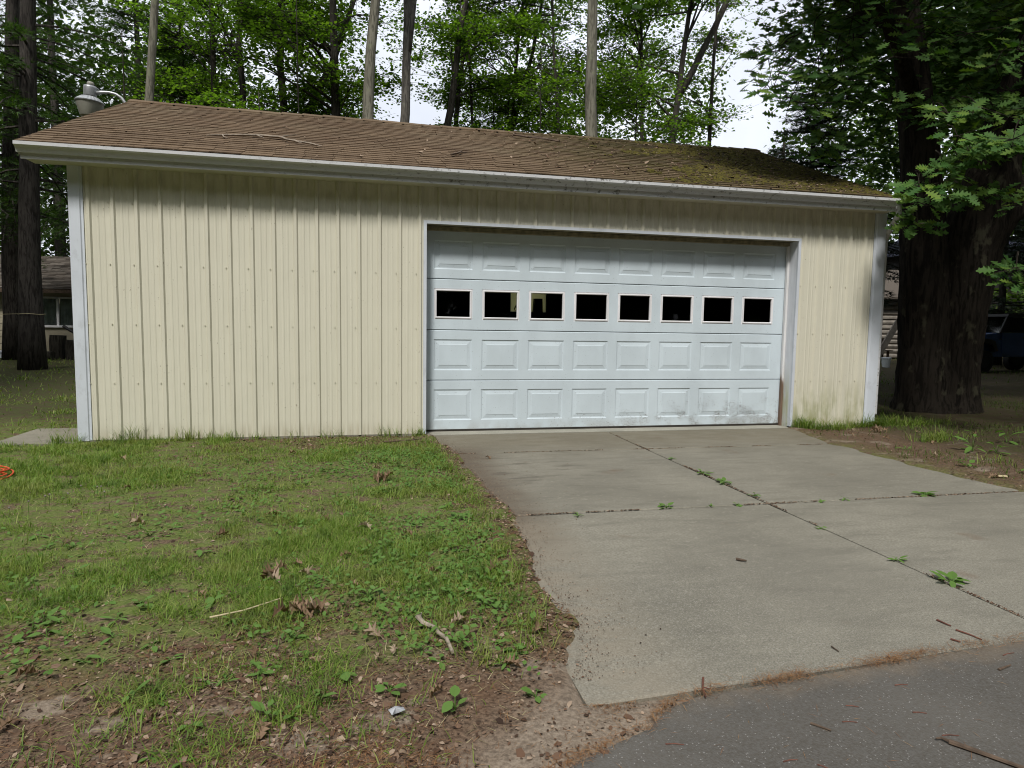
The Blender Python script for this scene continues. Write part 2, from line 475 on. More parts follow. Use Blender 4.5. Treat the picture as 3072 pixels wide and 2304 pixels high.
M['straw_bits'] = leafmat('thatch_bits', [(.16, .13, .07), (.28, .24, .13), (.38, .33, .20)], .8, 0)
M['twig'] = simple('twig_bark', (.085, .06, .042), .9, .35, 25)
M['grey_twig'] = simple('grey_stick_bark', (.25, .21, .165), .9, .3, 25)
M['straw'] = simple('straw_stalk', (.42, .36, .22), .8, .15, 25)
M['redtwig'] = simple('red_twig_bark', (.12, .05, .035), .9, .3, 25)
M['maple'] = leafmat('maple_leaves', [(.036, .072, .012), (.090, .155, .022), (.165, .245, .03)], .5, .6)
M['maple_light'] = leafmat('young_maple_leaves', [(.10, .18, .02), (.15, .25, .03), (.18, .28, .04)], .5, .5)
M['pine'] = leafmat('pine_needles', [(.022, .050, .014), (.042, .082, .020), (.075, .125, .026)], .6, .3)
M['spruce'] = leafmat('spruce_needles', [(.014, .026, .016), (.024, .040, .022), (.03, .05, .025)], .6, .1)
M['oak'] = leafmat('oak_leaves', [(.034, .082, .018), (.060, .125, .026), (.11, .175, .026)], .6, .3)
M['oak_obj'] = leafmat('oak_leaf', [(.046, .112, .028), (.078, .158, .038), (.135, .215, .035)], .6, .3, per='obj')
M['wood_far'] = leafmat('far_leaves', [(.028, .05, .014), (.05, .085, .018), (.08, .12, .022)], .6, .4)
M['bark_pine'] = barkmat('pine_bark', (.022, .019, .017), (.070, .062, .055))
M['bark_dark'] = barkmat('dark_bark', (.022, .02, .016), (.060, .054, .044))
M['bark_maple'] = barkmat('grey_maple_bark', (.085, .080, .062), (.20, .19, .15), (.19, .20, .13), bump=.6)
M['bark_smooth'] = barkmat('smooth_grey_bark', (.05, .047, .042), (.125, .115, .10), (.16, .16, .13), bump=.5)
M['bark_oak'] = barkmat('oak_bark', (.010, .0085, .007), (.036, .030, .024), (.10, .095, .065), vs=.8, bump=1.0)
# ------------------------------------------------------------------ ground, road, driveway
LB = [(-9, 3.2), (-6.3, 3.2), (-5.75, 3.5), (-5.15, 3.72), (-4.47, 3.70), (-3.9, 3.76), (-3.55, 3.80), (-3.0, 3.77), (-2.4, 3.74), (-1.6, 3.73), (-1.2, 3.72), (-.5, 3.62), (.1, 3.53), (9, 3.5)]
RB = [(-9, 8.3), (-5.7, 8.22), (-3.5, 8.12), (-2.3, 8.05), (-1.25, 8.08), (-.6, 8.22), (0, 8.34), (9, 8.36)]
lby, lbx = zip(*LB); rby, rbx = zip(*RB)
ROAD = [(3.22, -6.16), (3.36, -6.06), (3.54, -5.98), (3.72, -5.91), (3.82, -5.82), (3.97, -5.765), (4.3, -5.735), (4.68, -5.70), (5.1, -5.665), (5.57, -5.63), (7, -5.52), (9, -5.36), (14, -5.0), (30, -4.0)]
rdx, rdy = zip(*ROAD)

def edge_left(x, y):      # metres inside the driveway from its ragged left border
    return x - np.interp(y, lby, lbx) - (vnoise(x+9, y+30, .3, 3, 4)-.5)*.13
def edge_right(x, y):
    return np.interp(y, rby, rbx) - x - (vnoise(x+9, y+30, .3, 4, 4)-.5)*.16

def ground_h(x, y):
    x = np.asarray(x, float); y = np.asarray(y, float)
    h = .002 + (vnoise(x+40, y+70, .55, 5, 3)-.5)*.035 + (vnoise(x+40, y+70, .12, 6, 2)-.5)*.014
    far = np.clip((np.hypot(x-3, y)-14)/20, 0, 1)
    h = h + far*(vnoise(x+200, y+200, 9, 7, 2)-.5)*.5
    el = edge_left(x, y); er = edge_right(x, y)
    ins = np.minimum(el, er)
    yend = np.maximum(np.interp(x, rdx, rdy), -5.74)+(vnoise(x+9, y+30, .12, 9, 3)-.5)*.05
    under = np.clip((ins+.02)/.10, 0, 1)*(y < .1)*np.clip((y-yend+.02)/.07, 0, 1)
    rim = np.exp(-((ins+.06)/.10)**2)*.012*((y < .0) & (y > -5.8))
    h = h*(1-under) - .055*under + rim
    ry = np.interp(x, rdx, rdy, left=-99)
    rd = np.clip((ry - y + .01 + (vnoise(x+9, y+30, .15, 8, 3)-.5)*.08)/.08, 0, 1)
    rd = np.where(x < 3.2, np.clip((x-3.08-(y+6.16)*-.3)/.1, 0, 1)*(y < -6.1), rd)
    h = h*(1-rd) - .06*rd
    onslab = (ins < -.0) & (x > 3.4) & (x < 8.8) & (y < .05) & (y > yend+.03)
    h = np.where(onslab, np.maximum(h, .007+.35*np.maximum(h, 0)), h)
    gar = (x > -.14) & (x < 9.6) & (y > .03) & (y < 6.25)
    h = np.where(gar, -.06, h)
    pad = (x > -1.0) & (x < -.17) & (y > -.1) & (y < .98)
    return np.where(pad, np.minimum(h, -.02), h)

fx = np.concatenate([-3-np.geomspace(.1, 157, 34)[::-1], np.arange(-3, 13, .07), 13+np.geomspace(.1, 157, 34)])
fy = np.concatenate([-8-np.geomspace(.1, 90, 26)[::-1], np.arange(-8, 1.6, .07), 1.6+np.geomspace(.08, 200, 46)])
gx, gy = np.meshgrid(fx, fy)
gb = MB()
nx, ny = len(fx), len(fy)
ii = (np.arange(ny-1)[:, None]*nx+np.arange(nx-1)[None, :])
gb.add(np.stack([gx, gy, ground_h(gx, gy)], -1), np.stack([ii, ii+1, ii+nx+1, ii+nx], -1).reshape(-1, 4))
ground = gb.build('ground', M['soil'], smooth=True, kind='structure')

rb = MB()
pts = ROAD + [(30, -40), (3.22, -40)]
top = [(x, y, -.006) for x, y in pts]; bot = [(x, y, -.09) for x, y in pts]
rb.poly(top[::-1]); nR = len(pts)
rb.add(top+bot, [(i, (i+1) % nR, nR+(i+1) % nR, nR+i) for i in range(nR)])
tag(rb.build('road', M['asphalt']), kind='structure')

drive = thing('driveway', None, None); drive['kind'] = 'structure'
def slab(lo, z=0.0, name='concrete_slab', mat=None, parent=drive, b=.012):
    s = MB()
    c = np.mean(lo, 0); r = random.Random(int(c[0]*100+c[1]*10))
    inn = [tuple(np.array(p)+np.sign(c-np.array(p))*b) for p in lo]
    v = [(x, y, -.12) for x, y in lo]+[(x, y, z-b*.7) for x, y in lo]+[(x, y, z+r.uniform(-.003, .003)) for x, y in inn]
    f = [(8, 9, 10, 11)]
    for i in range(4):
        j = (i+1) % 4
        f += [(i, j, 4+j, 4+i), (4+i, 4+j, 8+j, 8+i)]
    s.add(v, f)
    return s.build(name, mat or M['concrete'], parent)
rect = lambda x0, x1, y0, y1: [(x0, y0), (x1, y0), (x1, y1), (x0, y1)]
for y0, y1 in ((-1.193, -.035), (-3.443, -1.209)):
    slab(rect(3.61, 5.770, y0, y1)); slab(rect(5.788, 8.6, y0, y1))
slab([(3.56, -5.75), (5.770, -5.615), (5.770, -3.46), (3.56, -3.46)])
slab([(5.788, -5.614), (8.6, -5.39), (8.6, -3.46), (5.788, -3.46)])
pad = slab(rect(-.98, -.175, -.09, .96), .012, 'concrete_pad', M['pad'], None)
pad['kind'] = 'structure'

# ------------------------------------------------------------------ garage
GX0, GX1, GD = -.17, 9.66, 6.26
RY, RZ, EY, EZ = 3.13, 4.47, -.315, 3.025
SL = (RZ-EZ)/(RY-EY)
garage = thing('garage', 'cream ribbed steel garage with a wide white panelled door and mossy brown roof', 'garage')
RIB = .2286
def bay(xa, xb, zb, ztop, front=True, off=None):
    """one bay of ribbed steel from xa to xb; ztop may be a function of x"""
    pts = []
    i0 = math.floor(xa/RIB)-1
    for i in range(i0, i0+5):
        c = i*RIB
        pts += [(c-.028, 0), (c-.014, -.022), (c+.014, -.022), (c+.028, 0)]
        for q in (.086, .142): pts += [(c+q-.013, 0), (c+q-.006, -.0035), (c+q+.006, -.0035), (c+q+.013, 0)]
    px = [p[0] for p in pts]; py = [p[1] for p in pts]
    xs = [xa]+[p for p in px if xa+1e-4 < p < xb-1e-4]+[xb]
    ys = np.interp(xs, px, py)
    zt = [ztop(x) if callable(ztop) else ztop for x in xs]
    k = len(xs); mb = MB()
    if front: co = lambda x, d, z: (x, d, z)
    else: co = off
    v = [co(x, d, zb) for x, d in zip(xs, ys)]+[co(x, d, z) for x, d, z in zip(xs, ys, zt)]
    mb.add(v, [(i, i+1, k+i+1, k+i) for i in range(k-1)])
    mb.build('siding_panel', M['cream'], garage)
def bays(xa, xb, zb, zt, **kw):
    i = math.ceil((xa-.031)/RIB-1e-6); cuts = [xa]
    while i*RIB+.031 < xb-.03:
        if i*RIB+.031 > xa+.03: cuts.append(i*RIB+.031)
        i += 1
    cuts.append(xb)
    for a, b in zip(cuts[:-1], cuts[1:]): bay(a, b, zb, zt, **kw)
OX0, OX1, OZ = 3.50, 8.36, 2.465
bays(-.045, OX0-.02, .02, 2.90)
bays(OX0-.02, OX1+.02, OZ+.025, 2.90)
bays(OX1+.02, 9.50, .02, 2.90)
gz = lambda y: EZ-.12+SL*(min(y, 2*RY-y)-EY)
bays(.06, GD-.06, .02, gz, front=False, off=lambda s, d, z: (GX0+d, s, z))
bays(.06, GD-.06, .02, gz, front=False, off=lambda s, d, z: (GX1-d, s, z))
sc = MB()
for i in range(0, 42):
    x = i*RIB
    rows = (2.53, 1.89, 1.26, .63)
    if OX0-.05 < x < OX1+.05: rows = (2.53, 2.83)
    for z in rows:
        for q in ((-.043,) if z != 2.53 else (-.043, .043)):
            if i % 4 and q > 0: continue
            t = np.linspace(0, 2*np.pi, 6, endpoint=False)
            a = np.stack([x+q+.0058*np.cos(t), np.full(6, -.002), z+.0058*np.sin(t)], 1); b = a.copy(); b[:, 1] = -.010
            sc.add(np.vstack([a, b]), [(0, 1, 2, 3, 4, 5), (11, 10, 9, 8, 7, 6)]+[(j, (j+1) % 6, 6+(j+1) % 6, 6+j) for j in range(6)])
sc.build('screw', M['screw'], garage, kind='stuff')
# corner trims: an outer leg proud of the siding with a folded edge
for a, b, s in ((GX0, -.045, 1), (GX1, 9.50, -1)):
    prof = [(a, .16), (a-.008*s, .16), (a-.008*s, -.024), (b-.03*s, -.024), (b-.02*s, -.012), (b, -.012), (b, -.004), (a, -.004)]
    t = MB(); t.prism([(x, y) for x, y in prof], .012, 2.895, 2); t.build('corner_trim', M['trim'], garage)
# foundation curb, inside floor, inner dark lining and back wall with a window
for a_, b_ in ((GX0+.03, OX0), (OX1, GX1-.03)):
    f = MB(); f.box(a_, -.012, -.15, b_, .05, .018); f.build('foundation', M['pad'], garage)
f = MB(); f.box(GX0+.03, .05, -.15, GX1-.03, GD-.03, .003); f.box(OX0+.01, -.03, -.15, OX1-.01, .05, .0035); f.build('floor', M['floor'], garage)
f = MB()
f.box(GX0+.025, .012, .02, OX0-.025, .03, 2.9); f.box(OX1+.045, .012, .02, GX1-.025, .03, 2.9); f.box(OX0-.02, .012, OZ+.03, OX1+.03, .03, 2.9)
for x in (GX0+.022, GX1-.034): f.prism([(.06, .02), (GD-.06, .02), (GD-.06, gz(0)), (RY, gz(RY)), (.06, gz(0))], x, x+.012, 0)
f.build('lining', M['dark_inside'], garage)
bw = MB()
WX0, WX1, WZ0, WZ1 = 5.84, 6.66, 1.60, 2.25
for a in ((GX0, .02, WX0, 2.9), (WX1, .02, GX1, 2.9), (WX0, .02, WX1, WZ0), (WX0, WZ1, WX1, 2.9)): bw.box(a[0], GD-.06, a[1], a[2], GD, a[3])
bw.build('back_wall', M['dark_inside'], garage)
wn = MB()
for a in ((WX0, WZ0, WX0+.02, WZ1), (WX1-.02, WZ0, WX1, WZ1), (WX0+.02, WZ0, WX1-.02, WZ0+.015)): wn.box(a[0], GD-.05, a[1], a[2], GD+.03, a[3])
win = wn.build('back_window', M['trim'], garage)
bl = MB(); bl.box(WX0+.02, GD-.045, WZ0+.015, WX1-.02, GD-.044, WZ1); bl.build('blind', M['blind'], win)
# door opening: trims, jambs, stops
t = MB(); t.box(OX0-.03, -.021, .02, OX0+.006, -.001, OZ+.035); t.build('door_trim', M['trim'], garage)
t = MB(); t.box(OX0+.008, -.023, OZ, OX1-.008, -.001, OZ+.035); t.build('door_trim', M['trim'], garage)
t = MB(); t.box(OX1-.006, -.021, .02, OX1+.03, -.001, OZ+.035); t.build('door_trim', M['trim'], garage)
t = MB(); t.box(OX1, .001, .004, OX1+.035, .30, OZ+.03); t.build('jamb', M['jamb'], garage)
t = MB(); t.box(OX0-.03, .001, .004, OX0+.002, .30, OZ+.03); t.build('jamb', M['jamb'], garage)
t = MB(); t.box(OX0+.004, .001, OZ+.002, OX1-.002, .30, OZ+.03); t.build('jamb', M['weathered'], garage)
t = MB(); t.box(OX1-.032, .165, .004, OX1-.001, .205, OZ-.003); t.build('door_stop', M['stop'], garage)
t = MB(); t.box(OX0+.003, .165, .004, OX0+.02, .205, OZ-.003); t.build('door_stop', M['stop'], garage)
t = MB(); t.box(OX0+.022, .13, OZ-.05, OX1-.034, .205, OZ-.004); t.build('door_stop', M['weathered'], garage)
# door: four sections with eight raised panels or panes each
DX0, DX1, DY = 3.495, 8.352, .22
ZS = (.022, .632, 1.243, 1.855, 2.465)
PC = [3.851+.5853*i for i in range(8)]
PW = .465
def section(z0, z1, pz0, pz1, win):
    z0 += .0035; z1 -= .0035
    s = MB()
    e = .006
    # chamfered outer body with cut-outs: strips above, below and between the panels
    def strip(x0, za, x1, zb):
        s.add([(x0, DY, za), (x1, DY, za), (x1, DY, zb), (x0, DY, zb)], [(0, 1, 2, 3)])
    strip(DX0, z0+e, DX1, pz0); strip(DX0, pz1, DX1, z1-e)
    xs = [DX0]
    for c in PC: xs += [c-PW/2, c+PW/2]
    xs.append(DX1)
    for a in range(0, len(xs), 2): strip(xs[a], pz0, xs[a+1], pz1)
    s.add([(DX0, DY, z0+e), (DX1, DY, z0+e), (DX1, DY+e, z0), (DX0, DY+e, z0)], [(0, 3, 2, 1)])
    s.add([(DX0, DY, z1-e), (DX1, DY, z1-e), (DX1, DY+e, z1), (DX0, DY+e, z1)], [(0, 1, 2, 3)])
    s.add([(DX0, DY+e, z0), (DX1, DY+e, z0), (DX1, DY+.045, z0), (DX0, DY+.045, z0)], [(0, 3, 2, 1)])
    s.add([(DX0, DY+e, z1), (DX1, DY+e, z1), (DX1, DY+.045, z1), (DX0, DY+.045, z1)], [(0, 1, 2, 3)])
    if not win: s.add([(DX0, DY+.045, z0), (DX1, DY+.045, z0), (DX1, DY+.045, z1), (DX0, DY+.045, z1)], [(0, 3, 2, 1)])
    sec = s.build('door_section', M['door'], garage)
    def rings(c, zc, w, h, prof):
        mb = MB(); v = []; f = []
        for ins, d in prof:
            a, b = w/2-ins, h/2-ins
            v += [(c-a, DY+d, zc-b), (c+a, DY+d, zc-b), (c+a, DY+d, zc+b), (c-a, DY+d, zc+b)]
        for k2 in range(len(prof)-1):
            for i in range(4):
                j = (i+1) % 4
                f.append((4*k2+i, 4*k2+j, 4*k2+4+j, 4*k2+4+i))
        mb.add(v, f)
        return mb, 4*(len(prof)-1), v
    zc, h = (pz0+pz1)/2, pz1-pz0
    for c in PC:
        if not win:
            mb, n0, v = rings(c, zc, PW, h, ((0, 0), (.006, .007), (.018, .009), (.022, .0085), (.058, .003), (.062, .0)))
            mb.add(v[n0:], [(0, 1, 2, 3)])
            mb.build('raised_panel', M['door'], sec)
        else:
            mb, n0, v = rings(c, zc, PW, h, ((0, 0), (.004, .006), (.010, .006), (.012, -.007), (.024, -.009), (.030, -.003), (.032, .022)))
            mb.build('window_frame', M['winframe'], sec)
            g = MB(); a, b = PW/2-.032, h/2-.032
            g.add([(c-a, DY+.014, zc-b), (c+a, DY+.014, zc-b), (c+a, DY+.014, zc+b), (c-a, DY+.014, zc+b)], [(0, 1, 2, 3)])
            g.build('pane', M['glass'], sec)
M['winframe'] = whitepaint('window_frame_paint', (.74, .74, .76))
section(ZS[0], ZS[1], .143, .520, False)
section(ZS[1], ZS[2], .756, 1.130, False)
section(ZS[2], ZS[3], 1.373, 1.742, True)
section(ZS[3], ZS[4], 1.972, 2.310, False)
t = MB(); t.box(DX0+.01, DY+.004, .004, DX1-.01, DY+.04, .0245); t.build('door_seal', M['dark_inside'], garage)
# eaves: soffit, fascia, gutter, downspout
t = MB(); t.box(GX0-.30, -.235, 2.880, GX1-.05, -.001, 2.893); t.build('soffit', M['soffit'], garage)
t = MB(); t.prism([(-.235, 2.8925), (-.001, 2.8925), (-.001, 3.02), (-.235, 2.99)], GX0-.30, GX0-.285, 0); t.build('soffit_return', M['soffit'], garage)
t = MB(); t.box(GX0-.32, -.257, 2.872, GX1-.03, -.2355, 3.008); t.build('fascia', M['gutter'], garage)
gp = [(-.259, 3.018), (-.259, 2.925), (-.292, 2.925), (-.298, 2.940), (-.308, 2.962), (-.320, 2.976), (-.336, 2.984), (-.344, 2.988), (-.344, 3.020), (-.328, 3.022), (-.328, 3.012), (-.339, 3.010), (-.339, 2.993), (-.318, 2.981), (-.304, 2.964), (-.294, 2.942), (-.289, 2.930), (-.263, 2.930), (-.263, 3.018)]
t = MB(); t.prism(gp, GX0-.34, GX1-.03, 0); gut = t.build('gutter', M['gutter'], garage)
for x in (GX0-.341, GX1-.029):
    t = MB(); t.prism(gp[:10]+[(-.263, 3.018)], x-.002, x+.002, 0); t.build('gutter_end_cap', M['gutter'], gut)
t = MB()
t.tube([(9.585, -.298, 2.94), (9.60, -.296, 2.87), (9.612, -.285, 2.83), (9.63, -.22, 2.77), (9.69, -.06, 2.67), (9.722, .02, 2.60), (9.722, .05, 2.54), (9.722, .055, 1.5), (9.722, .055, .16)], .036, 10)
t.build('downspout', M['gutter'], garage)
# roof: deck, shingle courses, ridge caps, bargeboards
RX0, RX1 = GX0-.335, GX1-.035
t = MB()
n_ = np.array((-SL, 1)); n_ = n_/np.hypot(1, SL)
und = .10
t.prism([(EY+.06, EZ-.005), (RY, RZ-.02), (2*RY-EY, EZ-.005), (2*RY-EY, EZ-und), (RY, RZ-und-.03), (EY+.06, EZ-und+.08)], RX0+.02, RX1-.02, 0)
roof = t.build('roof', M['dark_inside'], garage)
for x in (RX0, RX1-.018):
    for a, b in (((EY+.05, EZ), (RY, RZ)), ((RY, RZ), (2*RY-EY, EZ))):
        t = MB(); t.prism([(a[0], a[1]-.006), (b[0], b[1]-.006), (b[0], b[1]-.14), (a[0], a[1]-.12)], x, x+.018, 0); t.build('bargeboard', M['gutter'], garage)
LS = math.hypot(RY-EY, RZ-EZ)
NC = 28; EXPO = LS/NC
ux = np.array((0, (RY-EY)/LS, (RZ-EZ)/LS)); un = np.array((0, -(RZ-EZ)/LS, (RY-EY)/LS))
TW = .305
rs = random.Random(3)
def tabshape(w):
    """a tab lying on the slope: butt at the origin, thick end down"""
    h = EXPO+.04; th = .013; g = .0015
    c = [(g, 0, th), (w-g, 0, th*.95), (w-g, h, .002), (g, h, .002), (g, 0, 0), (w-g, 0, 0)]
    return np.array([x*np.array((1, 0, 0))+y*ux+z*un for x, y, z in c]), [(0, 1, 2, 3), (4, 5, 1, 0), (5, 2, 1), (4, 0, 3)]
tv, tf = tabshape(TW)
tm = MB(); tm.add(tv, tf)
tab_me = tm.mesh('shingle', M['shingle'])
field = MB(); count = 0
def sag(x, s):
    return -.018*math.sin(math.pi*(x-RX0)/(RX1-RX0))*s/LS + .006*math.sin(x*1.7+s)
for c in range(NC):
    x = RX0-rs.uniform(0, TW)
    x0 = RX0-.008
    while x < RX1:
        a, b = max(x, x0), min(x+TW, RX1+.008)
        org = np.array((0, EY, EZ)) + ux*(c*EXPO+rs.uniform(-.004, .004)) + un*(rs.uniform(0, .004)+sag(a, c*EXPO))
        org[0] = a
        if b-a > .03:
            if b-a > TW-.001 and count < 300 and c < 10:
                o = bpy.data.objects.new('shingle', tab_me); COL.objects.link(o); o.parent = roof
                o.location = org; o.rotation_euler = (rs.uniform(-.006, .006), rs.uniform(-.004, .004), rs.uniform(-.003, .003)); count += 1
            else:
                v, f_ = tabshape(b-a); field.add(v+org, f_)
        x += TW
field.build('shingle_field', M['shingle_field'], roof, kind='stuff')
t = MB(); t.prism([(RY+.02, RZ-.005), (2*RY-EY+.02, EZ-.005), (2*RY-EY+.02, EZ+.008), (RY+.02, RZ+.008)], RX0-.008, RX1+.008, 0); t.build('back_slope', M['shingle_field'], roof)
x = RX0-.01; i = 0
while x < RX1:
    cp = MB(); L = min(.33, RX1+.01-x); dz = rs.uniform(0, .012)+sag(x, LS)
    y_, z_ = RY, RZ+.012+dz
    cp.add([(x, y_-.13, z_-.13*SL+.012), (x+L, y_-.13, z_-.13*SL+rs.uniform(.004, .012)), (x+L, y_, z_+.012), (x, y_, z_+.02), (x+L, y_+.13, z_-.13*SL), (x, y_+.13, z_-.13*SL),
            (x, y_-.13, z_-.13*SL-.024), (x+L, y_-.13, z_-.13*SL-.024)], [(0, 1, 2, 3), (3, 2, 4, 5), (6, 7, 1, 0)])
    cp.build('ridge_cap', M['shingle'], roof)
    x += .30
# moss cushions on the right of the roof
def roofp(x, s, h=0.0): return np.array((x, EY, EZ))+ux*s+un*(h+.012)
g = np.random.default_rng(11); mo = MB()
xs = g.uniform(4.6, RX1-.05, 9000); ss = g.uniform(.05, LS-.02, 9000)
dn = vnoise(xs, ss, .45, 12, 4)*1.0+np.clip((xs-6.9)/4.0, -.35, .30)
keep = dn > .58
xs, ss, dn = xs[keep], ss[keep], dn[keep]
for x, s_, d in zip(xs, ss, dn):
    r_ = g.uniform(.012, .045); hh = g.uniform(.006, .02); ct = roofp(x, s_, hh)
    a0 = g.uniform(0, 6.3); ring = []
    for q in range(5):
        ang = a0+q*1.2566; rr_ = r_*g.uniform(.7, 1.2)
        ring.append(roofp(x+rr_*math.cos(ang), s_+rr_*.8*math.sin(ang), 0))
    mo.add([ct]+ring, [(0, 1+q, 1+(q+1) % 5) for q in range(5)])
mo.build('moss', M['moss'], garage, smooth=True, kind='stuff')

# ------------------------------------------------------------------ things in and on the garage
lamp = thing('yard_lamp', 'grey metal yard light on a curved arm at the roof peak', 'lamp', (-1.045, 3.05, 4.2))
ca, sa = math.cos(R(4)), math.sin(R(4))
tl = [(ca, 0, sa), (0, 1, 0), (-sa, 0, ca)]
c0 = (-1.035, 3.05, 4.19)
t = MB(); t.lathe([(.112, .0), (.118, .01), (.178, .19), (.180, .20), (.170, .20)], c0, 28, tl); t.build('lens', M['lens'], lamp, True)
t = MB()
n = 48; a = np.linspace(0, 2*np.pi, n, endpoint=False)
rows = []
for rr, zz, fl in ((.186, .192, 0), (.190, .205, 0), (.165, .228, .004), (.115, .268, .006), (.098, .275, 0)):
    rad = rr+fl*np.where(np.arange(n) % 2, 1, -1)
    rows.append(np.stack([rad*np.cos(a), rad*np.sin(a), np.full(n, zz)], 1))
v = np.vstack(rows)@np.array(tl).T+np.array(c0)
t.add(v, [(i*n+j, i*n+(j+1) % n, (i+1)*n+(j+1) % n, (i+1)*n+j) for i in range(4) for j in range(n)]); t.build('reflector', M['galv'], lamp)
t = MB(); t.lathe([(.078, .268), (.084, .30), (.086, .40), (.083, .425), (.06, .43)], c0, 24, tl); t.build('housing', M['galv'], lamp, True)
t = MB(); t.lathe([(.03, .428), (.045, .43), (.045, .475), (.036, .485), (.01, .488)], c0, 16, tl); t.build('photocell', M['lens'], lamp, True)
t = MB(); t.tube([(-.97, 3.05, 4.525), (-.86, 3.05, 4.545), (-.76, 3.05, 4.55), (-.68, 3.05, 4.535), (-.61, 3.05, 4.49), (-.56, 3.05, 4.42), (-.53, 3.05, 4.33), (-.47, 3.05, 4.27), (-.19, 3.05, 4.20)], [.03, .024, .021, .021, .021, .021, .021, .021, .021], 12); t.build('arm', M['galv'], lamp, True)
bench = thing('workbench', 'dark workbench inside the garage under the back window', 'workbench', (6.2, 5.8, 0))
t = MB(); t.box(5.2, 5.5, 1.545, 7.4, 6.18, 1.585); t.build('bench_top', M['dark_inside'], bench)
for x in (5.25, 7.28):
    for y in (5.55, 6.05):
        t = MB(); t.box(x, y, .003, x+.08, y+.08, 1.545); t.build('leg', M['dark_inside'], bench)
t = MB()
t.add([(6.315, 5.98, 1.586), (6.515, 5.98, 1.586), (6.515, 6.12, 1.586), (6.315, 6.12, 1.586), (6.338, 5.98, 1.89), (6.503, 5.98, 1.89), (6.503, 6.12, 1.89), (6.338, 6.12, 1.89)], [(0, 1, 5, 4), (1, 2, 6, 5), (2, 3, 7, 6), (3, 0, 4, 7), (4, 5, 6, 7), (0, 3, 2, 1)])
t.box(6.345, 5.972, 1.60, 6.498, 5.98, 1.87)
tag(t.build('storage_box', M['dark_inside']), 'tall dark box seen against the pale window through the third door pane', 'box')
t = MB(); t.tube([(5.93, 6.1, 1.586), (5.935, 6.1, 1.64), (5.915, 6.1, 1.66), (5.935, 6.1, 1.70), (5.955, 6.1, 1.76), (5.965, 6.1, 1.70), (5.985, 6.1, 1.66), (5.99, 6.1, 1.586)], [.008, .008, .01, .014, .004, .012, .01, .008], 6)
tag(t.build('tool_clamp', M['dark_inside']), 'small dark hooked tool seen through the second door pane', 'tool')
t = MB(); t.tube(np.array([(1.05, .53, 0), (1.2, .64, 0), (1.41, .73, 0), (1.59, .80, 0), (1.83, .77, 0), (1.91, .64, 0), (1.99, .60, 0), (2.19, .48, 0), (2.33, .35, 0)])+[(0, 0, EZ+SL*(y-EY)+.035) for y in (.53, .64, .73, .80, .77, .64, .60, .48, .35)], [.006, .010, .014, .015, .014, .013, .012, .011, .006], 7, .12, 1)
for p in (((1.83, .77), (1.9, .92), (2.0, 1.0)), ((1.2, .64), (1.24, .5), (1.3, .42)), ((1.99, .6), (2.06, .49), (2.1, .44)), ((1.55, .79), (1.62, .68), (1.66, .62))):
    t.tube([(x, y, EZ+SL*(y-EY)+.04) for x, y in p], [.008, .006, .003], 5)
tag(t.build('fallen_branch', M['grey_twig']), 'long bare branch fallen on the left half of the brown roof', 'branch')
def roofbranch(pts, r, lab, forks=()):
    t = MB(); t.tube([(x, y, EZ+SL*(y-EY)+.03+r) for x, y in pts], r, 6, .15, 2)
    for p in forks: t.tube([(x, y, EZ+SL*(y-EY)+.03+r) for x, y in p], r*.6, 5)
    tag(t.build('fallen_branch', M['twig']), lab, 'branch')
roofbranch([(5.05, 2.5), (5.25, 2.38), (5.45, 2.36), (5.7, 2.16)], .016, 'dark forked branch fallen just below the roof ridge', [((5.25, 2.38), (5.5, 2.25), (5.62, 2.24))])
roofbranch([(3.83, .37), (3.93, .50), (3.99, .64)], .014, 'short dark stick lying on the middle of the roof', [((3.93, .5), (4.02, .58), (4.06, .6))])
